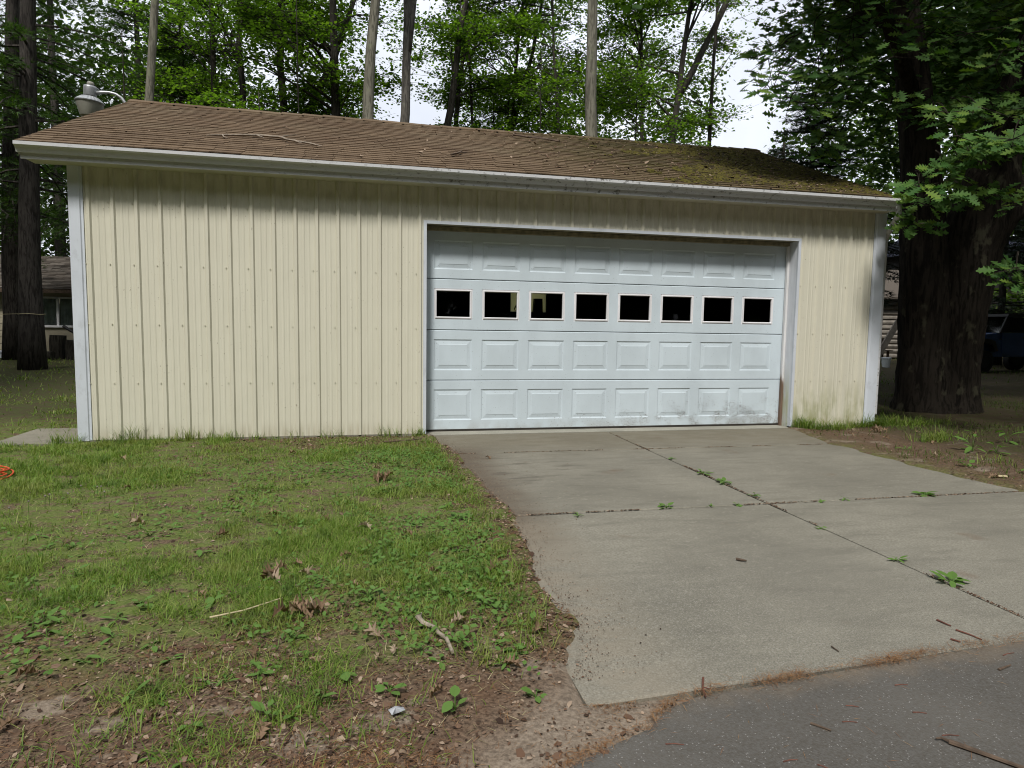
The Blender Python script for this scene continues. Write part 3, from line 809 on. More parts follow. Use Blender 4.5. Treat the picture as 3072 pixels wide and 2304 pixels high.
OAK_SPRAYS = [(8.35,0.5,5.07,0.38,1),(8.26,0.53,5.1,0.38,1),(9.59,0.83,4.67,0.38,1),(8.2,0.28,4.6,0.38,1),(8.08,0.23,4.93,0.38,1),(9.66,0.89,4.67,0.38,1),(8.91,0.21,4.93,0.38,1),(9.33,1.06,4.79,0.38,1),(9.36,0.66,5.24,0.38,1),(8.61,0.02,4.57,0.38,1),(9.22,1.28,5.47,0.38,1),(8.98,0.15,4.62,0.38,1),(9.72,1.04,4.97,0.38,1),(9.09,0.34,4.73,0.38,1),(8.51,0.01,4.62,0.38,1),(8.05,-0.13,4.22,0.38,1),(8,0.32,4.52,0.38,1),(8.64,0.31,4.71,0.38,1),(9.27,0.32,5.01,0.38,1),(8.18,0.28,4.52,0.38,1),(8.4,0.3,4.45,0.38,1),(8.39,-0.11,4.18,0.38,1),(8.51,1.12,5.2,0.38,1),(8.72,0.29,4.91,0.38,1),(7.91,-0.07,4.52,0.38,1),(9.53,1.18,4.69,0.38,1),(10.25,-0.75,4.1,0.42,1),(11,1.33,4.8,0.42,1),(10.96,0.88,4.69,0.42,1),(10.87,-0.3,5.06,0.42,1),(10.5,0.36,5.47,0.42,1),(10.7,-0.81,4.8,0.42,1),(10.39,1.59,5.91,0.42,1),(9.66,-0.32,4.93,0.42,1),(11.27,-0.36,4.93,0.42,1),(9.17,0.03,5.28,0.42,1),(10.19,-0.59,5.03,0.42,1),(12.05,1.85,6.08,0.42,1),(10.57,1.47,5.4,0.42,1),(10.63,0.52,4.49,0.42,1),(9.27,-0.42,4.72,0.42,1),(11.61,1.62,5.94,0.42,1),(10.49,-0.71,4.64,0.42,1),(9.67,0.01,5.12,0.42,1),(9.48,-0.2,4.31,0.42,1),(9.96,0.94,4.64,0.42,1),(13.17,1.3,5.76,0.42,1),(11.88,1.07,5.03,0.42,1),(10.21,-0.08,5.31,0.42,1),(12.91,1.36,5.06,0.42,1),(11.18,1.4,5.26,0.42,1),(11.31,0.54,4.77,0.42,1),(11.1,0.31,5.99,0.45,1),(11.2,-0.35,5.44,0.45,1),(13.05,1.15,6.28,0.45,1),(9.29,0.24,5.54,0.45,1),(11.27,-0.39,5.7,0.45,1),(10.59,1.4,6.48,0.45,1),(11.19,0.11,5.67,0.45,1),(8.95,-0.05,5.36,0.45,1),(13.19,1.66,7.5,0.45,1),(12.2,0.96,6.2,0.45,1),(12.8,1.29,7.16,0.45,1),(11.53,1.82,6.49,0.45,1),(10.04,-0.22,5.76,0.45,1),(10.06,1.26,6.39,0.45,1),(11.25,-0.13,5.87,0.45,1),(11.01,1.15,6.27,0.45,1),(10.73,2.18,6.62,0.45,1),(9.95,0.94,6.28,0.45,1),(11.33,0.19,6.32,0.45,1),(10.25,-0.08,5.45,0.45,1),(11.16,2.29,6.97,0.45,1),(12.26,1.98,7.17,0.45,1),(10.41,2.07,7.19,0.4,1),(9.74,2.1,6.82,0.4,1),(9.08,0.75,5.56,0.4,1),(9.47,0.69,6.27,0.4,1),(9.65,1.48,6.48,0.4,1),(9.28,0.37,5.51,0.4,1),(9.4,1.39,6.16,0.4,1),(9.22,0.56,5.83,0.4,1),(9.16,1.13,5.67,0.4,1),(10.04,1.5,5.74,0.4,1),(9.51,0.99,5.92,0.4,1),(10.6,2.05,6.69,0.4,1),(9.79,1.91,6.03,0.4,1),(9.21,0.7,5.95,0.4,1),(9.25,0.56,3.9,0.25,1),(8.55,0.29,3.86,0.25,1),(9.41,0.73,4.01,0.25,1),(8.82,0.39,3.76,0.25,1),(9.01,0.4,3.93,0.25,1),(9.93,-1,3.44,0.26,1),(9.07,-1.22,3.31,0.26,1),(9.19,-0.74,3.32,0.26,1),(9.97,-0.83,3.37,0.26,1),(9.16,-0.94,3.33,0.26,1),(9.66,-0.89,3.32,0.26,1),(9.96,-1.01,3.45,0.26,1),(10.22,-1.25,3.45,0.28,1),(10.67,-1.01,3.67,0.28,1),(10.23,-0.95,3.57,0.28,1),(9.88,-1.57,3.46,0.28,1),(10.25,-0.85,3.58,0.28,1),(10.22,-1.47,3.49,0.28,1),(10.16,-1.44,3.53,0.28,1),(9.55,-1.17,3.58,0.28,1),(10,-1.46,3.42,0.28,1),(10.02,-1.69,3.36,0.28,1),(9.79,-0.4,2.97,0.27,1),(10.09,-1.02,2.97,0.27,1),(9.31,-0.92,3.04,0.27,1),(10.43,-0.71,2.97,0.27,1),(9.41,-0.88,3.05,0.27,1),(10.46,-0.69,3.17,0.27,1),(10.34,-0.53,3.09,0.27,1),(9.42,-1,2.96,0.27,1),(9.38,-0.85,3.11,0.27,1),(9.88,-0.25,2.75,0.22,1),(9.73,-0.47,2.69,0.22,1),(9.67,-0.46,2.68,0.22,1),(10.56,-1.15,2.08,0.22,1),(10.17,-1.48,2.06,0.22,1),(10.48,-1.41,2.03,0.22,1),(10.35,-1.44,1.89,0.22,1),(9.67,-0.87,3.94,0.28,1),(10.75,-0.11,4.34,0.28,1),(10.24,-0.12,4.26,0.28,1),(10.36,-0.46,4.16,0.28,1),(9.85,-0.74,3.94,0.28,1),(11.47,-0.29,4.3,0.36,1),(10.95,-0.83,4.13,0.36,1),(11.27,-0.48,4.33,0.36,1),(11.16,0.21,4.67,0.36,1),(11.33,0.14,4.64,0.36,1),(11.13,-0.31,4.84,0.36,1),(10.87,-0.24,4.35,0.36,1),(10.86,-0.31,4.31,0.36,1),(11.35,0.12,4.52,0.36,1),(11.45,-0.38,4.34,0.36,1),(11.57,-0.33,3.07,0.25,1),(11.27,-0.73,3.08,0.25,1),(11.59,-0.32,3.12,0.25,1),(13.14,2.77,7.46,0.6,0),(13.69,6.27,7.26,0.6,0),(16.96,6.15,9.97,0.6,0),(13.04,1.66,6.28,0.6,0),(16,4.29,7.3,0.6,0),(10.45,2.35,5.71,0.6,0),(13.36,3.61,8.19,0.6,0),(17.12,5.04,7.26,0.6,0),(13.6,4.8,8.01,0.6,0),(13.75,6.73,8.79,0.6,0),(14.14,2.91,5.89,0.6,0),(15.71,4.74,6.89,0.6,0),(11.81,2.1,7.18,0.6,0),(14.54,2.69,5.65,0.6,0),(15.65,4.46,8.03,0.6,0),(15.99,4.38,8.31,0.6,0),(11.24,2.21,6.31,0.6,0),(14.63,6.26,9.13,0.6,0),(11.03,2.5,5.75,0.6,0),(14.02,2.02,7.44,0.6,0),(13.46,5,6.29,0.6,0),(13.79,2.1,6.56,0.6,0),(15.29,6.47,8.68,0.6,0),(13.91,6.05,9.1,0.6,0),(11.71,3.41,5.52,0.6,0),(16.03,5.79,7.74,0.6,0),(11.15,2.94,5.68,0.6,0),(16.12,5.22,9.71,0.6,0),(11.01,2.36,7.13,0.6,0),(15.18,6.49,9.15,0.6,0),(16.58,6.21,9.05,0.6,0),(14.35,6.57,9.5,0.6,0),(18.18,5.69,7.83,0.6,0),(12.91,5.32,6.44,0.6,0),(12.96,2.15,5.58,0.6,0),(12.72,4.39,8.51,0.6,0),(13.63,3.45,6.98,0.6,0),(16.18,4.91,6.82,0.6,0),(11.16,3.33,7.76,0.6,0),(11.8,2.95,6.5,0.6,0),(13.94,3.44,7.59,0.6,0),(13.49,2.46,5.45,0.6,0),(12.27,2.84,5.36,0.6,0),(13.21,6.13,9.24,0.6,0),(14.95,3.77,6.01,0.6,0),(12.9,5.59,8.56,0.6,0),(13.09,3.75,8.24,0.6,0),(13.66,3.95,7.75,0.6,0),(13.56,5.88,9.71,0.6,0),(13.24,2.25,6.78,0.6,0),(14.7,6.05,8.08,0.6,0),(14.05,4.11,5.93,0.6,0),(13.08,4.82,7.23,0.6,0),(12.37,1.87,5.74,0.6,0),(12.29,2.48,5.75,0.6,0),(11.41,3.62,7.85,0.6,0),(14.3,4.82,8.34,0.6,0),(13.31,5.25,8.32,0.6,0),(16.04,5.84,6.68,0.6,0),(13.17,4.55,8.03,0.6,0),(15.73,5.71,8.73,0.6,0),(11.38,2.67,6.62,0.6,0),(17.9,5.83,8.18,0.6,0),(12.91,4.81,6.9,0.6,0),(13.48,6.12,7.05,0.6,0),(13.3,5.65,6.45,0.6,0),(13.43,2.97,6.76,0.6,0),(13.48,6.19,8.3,0.6,0),(12.02,3.4,6.99,0.6,0),(16.52,5.48,6.61,0.6,0),(11.25,2.08,6.5,0.6,0),(15.58,5.49,6.91,0.6,0),(10.8,2.59,6.62,0.6,0),(12.83,3.11,5.69,0.6,0),(16.92,5.03,6.51,0.6,0),(14.36,6.15,6.79,0.6,0),(13.63,1.66,7.61,0.6,0),(12.88,3.95,7.17,0.6,0),(12.94,5.2,7.28,0.6,0),(14.77,4.21,7.5,0.6,0),(14.52,3.78,8.66,0.6,0),(13.48,5.75,9.39,0.6,0),(12.44,3.31,7.38,0.6,0),(14.99,4.77,9.04,0.6,0),(11.06,2.82,5.33,0.6,0),(14.78,3.53,7.12,0.6,0),(14.22,5.49,8.49,0.6,0),(13.07,2.96,6.74,0.6,0),(14.46,4.02,8.44,0.6,0),(14.99,4.31,7.46,0.6,0),(16.26,6.17,9.61,0.6,0),(16.79,5.86,7.61,0.6,0),(13.03,3.33,7.47,0.6,0),(12.56,3.5,7.59,0.6,0),(12.06,3.44,6.98,0.6,0),(12.75,3.36,6.5,0.6,0),(14.7,2.97,6.15,0.6,0),(13.51,2.15,7.41,0.6,0),(13.63,1.67,7.56,0.6,0),(16.26,4.6,9.49,0.6,0),(13.18,3.01,7.65,0.6,0),(14.68,2.62,7.17,0.6,0),(12.93,3.17,6.25,0.6,0),(10.91,2.57,5.68,0.6,0),(13.92,6.93,10.39,0.6,0),(13.98,4.36,6.76,0.6,0),(15.24,3.08,7.58,0.6,0),(14.17,3.49,8.65,0.6,0),(15.04,3.81,7.17,0.6,0),(16.92,4.73,8.2,0.6,0),(13.14,3.82,8.44,0.6,0),(12.05,3.53,8.32,0.6,0),(13.43,5.71,5.64,0.5,0),(13.48,4.1,4.68,0.5,0),(13.54,4.37,4.74,0.5,0),(15.46,5.99,6.38,0.5,0),(15.13,5.61,4.99,0.5,0),(14.49,5.4,5.67,0.5,0),(14.55,5.02,5.38,0.5,0),(13.83,4.16,5.48,0.5,0),(12.99,5.35,4.94,0.5,0),(12.98,3.79,5.37,0.5,0),(13.1,4.32,4.72,0.5,0),(14.27,5.92,5.81,0.5,0),(11.63,3.38,4.42,0.5,0),(13.8,4.6,4.98,0.5,0),(12.98,3.63,5.27,0.5,0),(13.82,5.57,5.9,0.5,0),(14.9,6.24,5.59,0.5,0),(15.31,6.11,5.39,0.5,0),(16.33,3.59,4.73,0.5,0),(17.3,4.98,5.09,0.5,0),(17.4,4.53,5.01,0.5,0),(15.03,3.3,4.76,0.5,0),(14.9,2.76,5.26,0.5,0),(16.21,3.44,4.5,0.5,0),(16.67,5.05,4.95,0.5,0),(17.02,5.22,5.02,0.5,0),(14.95,2.88,5.16,0.5,0),(16.53,4.96,5.56,0.5,0),(17.51,5.06,6.03,0.5,0),(14.78,3.3,4.76,0.5,0),(16.7,5.23,6.07,0.5,0),(15.96,4.27,6.03,0.5,0),(10.77,4.05,7.57,0.5,0),(10.74,3.24,6.67,0.5,0),(10.49,3.13,7.81,0.5,0),(10.02,3.4,6.74,0.5,0),(10.83,3.37,6.79,0.5,0),(10.43,3.89,7.98,0.5,0),(11.33,4.89,8.89,0.5,0),(11.65,4.67,7.42,0.5,0),(11.49,4.26,7.32,0.5,0),(11.51,4.94,7.62,0.5,0),(9.73,3.03,7.63,0.5,0),(10.8,3.84,7,0.5,0),(11.38,3.91,7.91,0.5,0),(10.07,3.21,7.01,0.5,0)]
# ------------------------------------------------------------------ foliage tools
def frames(nrm, heading, spin=None):
    """rotation matrices whose z is nrm and whose x follows heading"""
    z = nrm/np.linalg.norm(nrm, axis=1)[:, None]
    x = heading - (heading*z).sum(1)[:, None]*z
    x /= np.linalg.norm(x, axis=1)[:, None]+1e-9
    return np.stack([x, np.cross(z, x), z], -1)

def scatter(mb, tv, tf, pos, Rm, sc):
    tv = np.asarray(tv, float); k = len(tv)
    v = np.einsum('nij,kj->nki', Rm, tv)*np.asarray(sc)[:, None, None]+pos[:, None, :]
    for f in (tf if isinstance(tf, list) and isinstance(tf[0], np.ndarray) else [np.array(tf)]):
        ff = (np.arange(len(pos))[:, None, None]*k + f[None]).reshape(-1, f.shape[1])
        mb.f.append(ff+mb.n)
    mb.v.append(v.reshape(-1, 3)); mb.n += len(pos)*k

# leaf outlines: x along the leaf, y across, slightly folded
MAPLE = np.array([(0, 0, 0), (.12, .30, .05), (.42, .22, .03), (.50, .50, .07), (.70, .20, .02), (1.0, 0, -.04), (.70, -.20, .02), (.50, -.50, .07), (.42, -.22, .03), (.12, -.30, .05)])
MAPLE_F = [(0, 1, 2, 3, 4, 5), (0, 5, 6, 7, 8, 9)]
STAR = np.array([(0, 0, 0), (.22, .36, .05), (.55, .40, .04), (1.0, 0, -.04), (.55, -.40, .04), (.22, -.36, .05)]); STAR_F = [(0, 1, 2, 3), (0, 3, 4, 5)]
DIAM = np.array([(0, 0, 0), (.45, .30, .04), (1, 0, -.03), (.45, -.30, .04)]); DIAM_F = [(0, 1, 2, 3)]
def oakleaf(curl=0.0, half=None):
    half = half or [(0, .015), (.14, .045), (.20, .19), (.28, .065), (.40, .32), (.47, .075), (.62, .36), (.68, .09), (.84, .25), (.89, .10), (1.0, .04)]
    mid = [(x, 0, -.25*curl*(x-.5)**2*4) for x, _ in half]
    v = list(mid); f = []
    k_ = len(half)
    for s_ in (1, -1):
        o = len(v)
        v += [(x, s_*w, .18*w-.25*curl*(x-.5)**2*4+curl*abs(w)*.9) for x, w in half]
        for i in range(k_-1):
            f.append((i, i+1, o+i+1, o+i) if s_ < 0 else (i, o+i, o+i+1, i+1))
    return np.array(v), f
OAK, OAK_F = oakleaf()
OAK2, OAK2_F = oakleaf(0.0, [(0, .02), (.20, .20), (.30, .07), (.44, .33), (.54, .09), (.74, .31), (1.0, .04)])

def spray_leaves(g, centers, n_each, rad, flat, size, tilt=.55, droop=0.0, face=(0, 0), twigs=None, arms=6):
    """leaves set along the side twigs of flat layered sprays"""
    m_ = len(centers)
    rad = np.broadcast_to(np.asarray(rad, float), (m_,))
    aa = g.uniform(0, 2*np.pi, (m_, 1))+np.arange(arms)[None, :]*2*np.pi/arms+g.normal(0, .35, (m_, arms))
    ll = rad[:, None]*g.uniform(.55, 1.25, (m_, arms))
    dz = g.normal(0, flat*1.6, (m_, arms))
    dr = np.stack([np.cos(aa), np.sin(aa), dz], -1)
    per = max(1, n_each//arms)
    t = np.sqrt(g.uniform(.03, 1, (m_, arms, per)))
    lat = g.normal(0, .17, (m_, arms, per))*(.4+.8*t)
    side = np.stack([-np.sin(aa), np.cos(aa), 0*aa], -1)
    L_ = ll[..., None]
    pos = centers[:, None, None, :]+dr[:, :, None, :]*(t*L_)[..., None]+side[:, :, None, :]*(lat*L_)[..., None]
    pos[..., 2] += g.normal(0, 1, t.shape)*flat*rad[:, None, None]*.5-droop*(t*L_)**2
    pos = pos.reshape(-1, 3); n = len(pos)
    hd = (dr[:, :, None, :]+side[:, :, None, :]*np.sign(lat)[..., None]*.9).reshape(-1, 3)+g.normal(0, .35, (n, 3))*(1, 1, .8)
    nr = np.stack([g.normal(face[0], tilt, n), g.normal(face[1], tilt, n), np.ones(n)], 1)
    if twigs is not None:
        c0 = np.repeat(centers, arms, 0); c1 = c0+(dr*ll[..., None]).reshape(-1, 3); c1[:, 2] -= droop*ll.reshape(-1)**2
        sd_ = np.repeat(side.reshape(-1, 3), 1, 0)
        w0, w1 = .007, .002
        v = np.stack([c0-sd_*w0, c0+sd_*w0, c0+np.array((0, 0, w0*1.5)), c1-sd_*w1, c1+sd_*w1, c1+np.array((0, 0, w1*1.5))], 1).reshape(-1, 3)
        i = np.arange(len(c0))[:, None]*6
        for q in ((0, 1, 4, 3), (1, 2, 5, 4), (2, 0, 3, 5)): twigs.f.append(i+np.array([q])+twigs.n)
        twigs.v.append(v); twigs.n += len(v)
    return pos, frames(nr, hd), g.uniform(.65, 1.25, n)*size

def trunk_path(bx, by, slope, h, wob, g, lean_y=0.0):
    z = np.linspace(-.1, h, 14)
    w = np.cumsum(g.normal(0, wob, 14)); w -= np.linspace(w[0], w[-1], 14)
    return np.stack([bx+slope*z+w, by+lean_y*z+np.roll(w, 4)*.6, z], 1)

def make_tree(label, bx, by, slope, dia, h, bark, leaf='maple', lo=5.0, hi=15.0, crown_r=2.6, nspray=60, nleaf=98, size=.102, group='trees behind the garage', seed=0, fork=None, name='maple_tree', bias=(0, 0)):
    g = np.random.default_rng(100+seed)
    nspray = int(nspray*1.9)
    root = thing(name, label, 'tree', (bx, by, 0), group)
    t = MB()
    path = trunk_path(bx, by, slope, h, dia*.17, g)
    taper = dia/2*np.concatenate([[1.45, 1.12], np.linspace(1.0, .30, 12)])
    t.tube(path, taper, 14, .035, seed)
    if fork:
        zf, dx, dy = fork
        p0 = np.array([np.interp(zf, path[:, 2], path[:, i]) for i in range(3)])
        t.tube([p0-(0, 0, .4), p0+np.array((dx*.3, dy*.3, .6)), p0+np.array((dx, dy, 3.)), p0+np.array((dx*1.8, dy*1.8, 7.))], [dia*.36, dia*.36, dia*.3, dia*.16], 12, .04, seed)
    t.build('trunk', bark, root, True)
    # limbs and sprays: the sprays gather along a few boughs
    nbo = max(3, nspray//7)
    zb = g.uniform(lo, hi, nbo); ab = g.uniform(0, 2*np.pi, nbo)
    prof = np.sin(np.clip((zb-lo)/(hi+3-lo), 0, 1)*np.pi)*.6+.55
    rb_ = crown_r*prof*g.uniform(.55, 1.15, nbo)
    wb = g.integers(0, nbo, nspray); tb = np.sqrt(g.uniform(.12, 1, nspray))
    z = zb[wb]+tb*rb_[wb]*g.uniform(-.05, .35, nbo)[wb]+g.normal(0, .16, nspray); rr = rb_[wb]*tb
    cx = np.interp(z, path[:, 2], path[:, 0]); cy = np.interp(z, path[:, 2], path[:, 1])
    cen = np.stack([cx+rr*np.cos(ab[wb])+g.normal(0, .28, nspray)+bias[0]*rr, cy+rr*np.sin(ab[wb])+g.normal(0, .28, nspray)+(bias[1]+.45)*rr, z], 1)
    L = MB()
    for i in range(0, nspray, 4):
        z0 = max(lo*.8, z[i]-g.uniform(.4, 1.8))
        p0 = np.array([np.interp(z0, path[:, 2], path[:, q]) for q in range(3)])
        mid = (p0+cen[i])/2+(0, 0, g.uniform(0, .4))
        r0 = min(dia*.16, .012+.016*rr[i])
        L.tube([p0, mid, cen[i]], [r0, r0*.6, r0*.2], 5, cap=False)
        for q in range(2):
            e = cen[i]+g.normal(0, .5, 3)*(1, 1, .4)
            L.tube([mid, (mid+e)/2+g.normal(0, .08, 3), e], [r0*.45, r0*.3, .003], 4, cap=False)
    F = MB()
    tv, tf = STAR, STAR_F
    pos, Rm, sc = spray_leaves(g, cen, nleaf, g.uniform(.55, 1.25, nspray), .10, size, .45, twigs=L)
    scatter(F, tv, tf, pos, Rm, sc)
    L.build('limbs', bark, root, kind='stuff')
    F.build('crown', M[leaf] if leaf in M else M['maple'], root, kind='stuff')
    return root

def make_conifer(label, bx, by, dia, h, bark, needle, lo, hi, reach, per, group, seed, name='pine_tree', slope=0.0, droop=.12, clump=.17, top_taper=1.0, dens=1.0, hub=.1):
    g = np.random.default_rng(300+seed)
    root = thing(name, label, 'tree', (bx, by, 0), group)
    t = MB(); path = trunk_path(bx, by, slope, h, dia*.04, g)
    t.tube(path, dia/2*np.concatenate([[1.35, 1.1], np.linspace(1, .25, 12)]), 14, .03, seed)
    t.build('trunk', bark, root, True)
    B = MB(); P_ = []; D_ = []
    nb = per
    for i in range(nb):
        z = g.uniform(lo, hi); a = g.uniform(0, 2*np.pi)
        ln = reach*(1-top_taper*(z-lo)/(hi-lo+.01))*g.uniform(.6, 1.1)+.4
        cx, cy = np.interp(z, path[:, 2], path[:, 0]), np.interp(z, path[:, 2], path[:, 1])
        d = np.array((math.cos(a), math.sin(a), 0))
        s = np.linspace(0, 1, 5)
        bp = np.array((cx, cy, z))+d*(s*ln)[:, None]+np.stack([0*s, 0*s, .10*s*ln-droop*(s*ln)**2], 1)
        B.tube(bp, .012+.022*(1-s)*ln/3, 5, cap=False)
        n = int(ln*44*dens)
        q = g.uniform(hub, 1, n)**.8
        base = np.stack([np.interp(q, s, bp[:, j]) for j in range(3)], 1)
        side = np.array((-d[1], d[0], 0))
        lat = g.normal(0, .28, n)*(.3+q*.7)*min(1, ln/2)
        base = base+side*lat[:, None]+np.stack([g.normal(0, .04, n)]*3, 1)-np.stack([0*lat, 0*lat, np.abs(lat)*.18], 1)
        P_.append(base); D_.append(d+side*np.sign(lat)[:, None]*.8+g.normal(0, .3, (n, 3)))
    B.build('limbs', bark, root, kind='stuff')
    pos = np.vstack(P_); hd = np.vstack(D_)
    # a clump: five thin needle blades in a fan
    tv = []; tf = []
    for j, an in enumerate((-.8, -.25, .25, .8)):
        c_, s_ = math.cos(an), math.sin(an)
        tv += [(0, .06, 0), (0, -.06, 0), (c_-.03*s_, s_, .05*((j % 2)*2-1)), (c_+.03*s_, s_, .05*((j % 2)*2-1))]
        tf.append((4*j, 4*j+1, 4*j+2, 4*j+3))
    tv = np.array(tv); tv[:, 1] *= .8
    nr = np.stack([g.normal(0, .45, len(pos)), g.normal(0, .45, len(pos)), np.ones(len(pos))], 1)
    F = MB(); scatter(F, tv*(1, 1.2, 1), tf, pos, frames(nr, hd), g.uniform(.7, 1.3, len(pos))*clump)
    F.build('crown', M[needle], root, kind='stuff')
    return root

# ------------------------------------------------------------------ trees behind the garage
BP, BD, BM, BS = M['bark_pine'], M['bark_dark'], M['bark_maple'], M['bark_smooth']
pg = 'pines left of the garage'
make_conifer('thick dark pine trunk nearest the garage corner with a cord tied round it', -5.56, 11.5, .48, 17, BP, 'pine', 4.6, 15, 3.6, 75, pg, 1, slope=.033)
make_conifer('widest dark pine at the left edge of the photo standing on a bare mound', -7.99, 16.0, .55, 19, BP, 'pine', 4.2, 16, 4.2, 90, pg, 2, slope=.04)
make_conifer('straight dark pine rising behind the neighbour house roof and the yard lamp', -11.08, 27.5, .50, 22, BP, 'pine', 5.5, 20, 4.4, 110, pg, 3, clump=.22)
make_conifer('slim dark pine cut by the left edge of the photo in front of the house', -8.95, 14.0, .30, 15, BP, 'pine', 4.4, 14, 3.0, 55, pg, 4)
make_conifer('full dark pine rising behind the yard lamp with low branches down to the roof', -3.6, 19.0, .30, 17, BP, 'pine', 4.5, 14, 4.0, 130, pg, 5, dens=1.5)
make_conifer('dense dark pine filling the sky behind the lamp and the pale maple trunk', -6.2, 23.0, .34, 19, BP, 'pine', 5.5, 17, 4.6, 120, pg, 6, clump=.24, dens=1.2)
TREES = [
 ('pale grey maple trunk rising behind the left end of the ridge near the yard lamp', -2.66, 10.0, .082, .25, BM, dict(lo=9.2, hi=14, nspray=34, crown_r=2.2)),
 ('thin dark maple trunk second from the left behind the ridge', -2.07, 17.0, -.013, .23, BD, dict(lo=5.5, nspray=70)),
 ('thin straight dark trunk just right of the long roof branch', -1.0, 15.0, .002, .27, BD, dict(lo=6, nspray=70)),
 ('broad dark trunk behind a leaning dark limb left of the two pale trunks', .18, 16.0, -.001, .35, BD, dict(lo=5.5, nspray=95, crown_r=3.0, fork=(7.2, 1.6, .4))),
 ('straight dark trunk just left of the pale bark trunk at mid ridge', 1.83, 14.0, .008, .37, BD, dict(lo=6, nspray=75)),
 ('sunlit pale bark trunk standing behind the ridge left of the forked trunk', 2.54, 11.0, .041, .40, BM, dict(lo=11.0, hi=15, nspray=20, crown_r=2.4)),
 ('smooth grey trunk forking near the top beside the open patch of sky', 3.65, 12.0, .027, .34, BS, dict(lo=9.5, hi=15, nspray=12, crown_r=1.8, fork=(9.4, .35, .2))),
 ('dark trunk leaning right at the right side of the open patch of sky', 4.51, 15.0, .130, .33, BD, dict(lo=9.0, nspray=36, crown_r=2.0, bias=(.9, 0))),
 ('short dark trunk close behind the right leaning one', 5.63, 17.0, .060, .24, BD, dict(lo=9.0, nspray=34, crown_r=2.2, bias=(.4, 0))),
 ('pencil thin upright trunk right of the leaning pair', 6.94, 16.0, -.054, .13, BD, dict(lo=7.2, nspray=55, crown_r=2.2)),
 ('slender forked trunk leaning right beside a small cypress', 7.46, 19.0, .106, .24, BD, dict(lo=7.5, nspray=75, fork=(9.2, .9, .1))),
 ('thin dark trunk just left of the big pale trunk on the right', 10.09, 16.0, -.062, .18, BD, dict(lo=6.2, nspray=70)),
 ('big straight pale brown trunk standing behind the right part of the ridge', 8.65, 9.5, -.003, .41, BM, dict(lo=11.0, hi=15, nspray=18, crown_r=2.4)),
 ('dark trunk first to the right of the big pale brown trunk', 13.63, 18.0, -.002, .21, BD, dict(lo=5.5, nspray=105, crown_r=3.0)),
 ('dark trunk leaning right with a side limb over the mossy end of the roof', 12.54, 15.0, .131, .31, BD, dict(lo=5.5, nspray=105, crown_r=2.7, fork=(10.0, 1.8, .3), bias=(-.3, 0))),
 ('dark trunk nearest the oak with thin branches against the open sky', 15.42, 16.0, .020, .22, BD, dict(lo=7.6, nspray=34, crown_r=2.4, nleaf=34, bias=(-.5, 0))),
]
for i, (lab, bx, by, sl, dia, bark, kw) in enumerate(TREES):
    kw = dict(dict(h=16), **kw)
    make_tree(lab, bx, by, sl, dia, bark=bark, seed=i, **kw)
UND = [(-3.2, 11.5, 5.6, 8.4, .9, 8, 'low bright maple sapling behind the ridge near the yard lamp'), (.2, 10.5, 4.4, 6.9, .8, 7, 'young bright green maple showing just above the ridge at the left'),
       (-1.2, 12.0, 6.3, 9.6, 1.1, 13, 'young maple with lit leaves high above the left ridge'), (1.0, 12.0, 7.0, 10.0, .9, 10, 'young maple with lit leaves left of the two pale trunks'),
       (8.2, 13.0, 5, 9.6, 1.1, 15, 'bushy young maple just left of the big pale brown trunk'), (11.6, 13.5, 5.5, 10.5, 1.5, 30, 'bushy young maple filling the gap right of the big pale brown trunk'),
       (13.2, 13.5, 5, 8.5, 1.3, 18, 'small bushy maple behind the mossy end of the ridge'), (9.9, 13.0, 5, 8.8, 1.0, 15, 'small leafy maple behind the big pale brown trunk')]
for i, (bx, by, lo, hi, cr, ns, lab) in enumerate(UND):
    make_tree(lab, bx, by, 0, .07, hi+.2, BD, leaf='maple_light' if i < 4 else 'maple', lo=lo, hi=hi, crown_r=cr, nspray=max(4, int(ns*.7)), nleaf=60, size=.10, group='young maples behind the garage', seed=40+i, name='maple_sapling')
# small cypress and far spruces
make_conifer('small narrow cypress showing above the ridge right of the leaning trunks', 8.0, 20.0, .12, 11.6, BD, 'spruce', 2, 11.4, .7, 90, None, 21, name='cypress_tree', clump=.2, droop=-.1)
make_conifer('dark spruce behind the right corner of the garage beside the oak', 14.0, 7.6, .24, 7.4, BD, 'spruce', 2.3, 7.2, 2.7, 150, 'dark spruces beside the oak', 22, name='spruce_tree', dens=1.2)
make_conifer('dark spruce behind the oak trunk at the right', 27.5, 14.0, .30, 9, BD, 'spruce', .5, 8.6, 3.2, 130, 'dark spruces beside the oak', 23, name='spruce_tree', dens=.8, clump=.22)
make_conifer('spruce filling the gap between the garage corner and the log cabin', 19.5, 17.0, .3, 9.4, BD, 'spruce', 3.2, 9.0, 3.0, 90, 'dark spruces beside the oak', 24, name='spruce_tree')

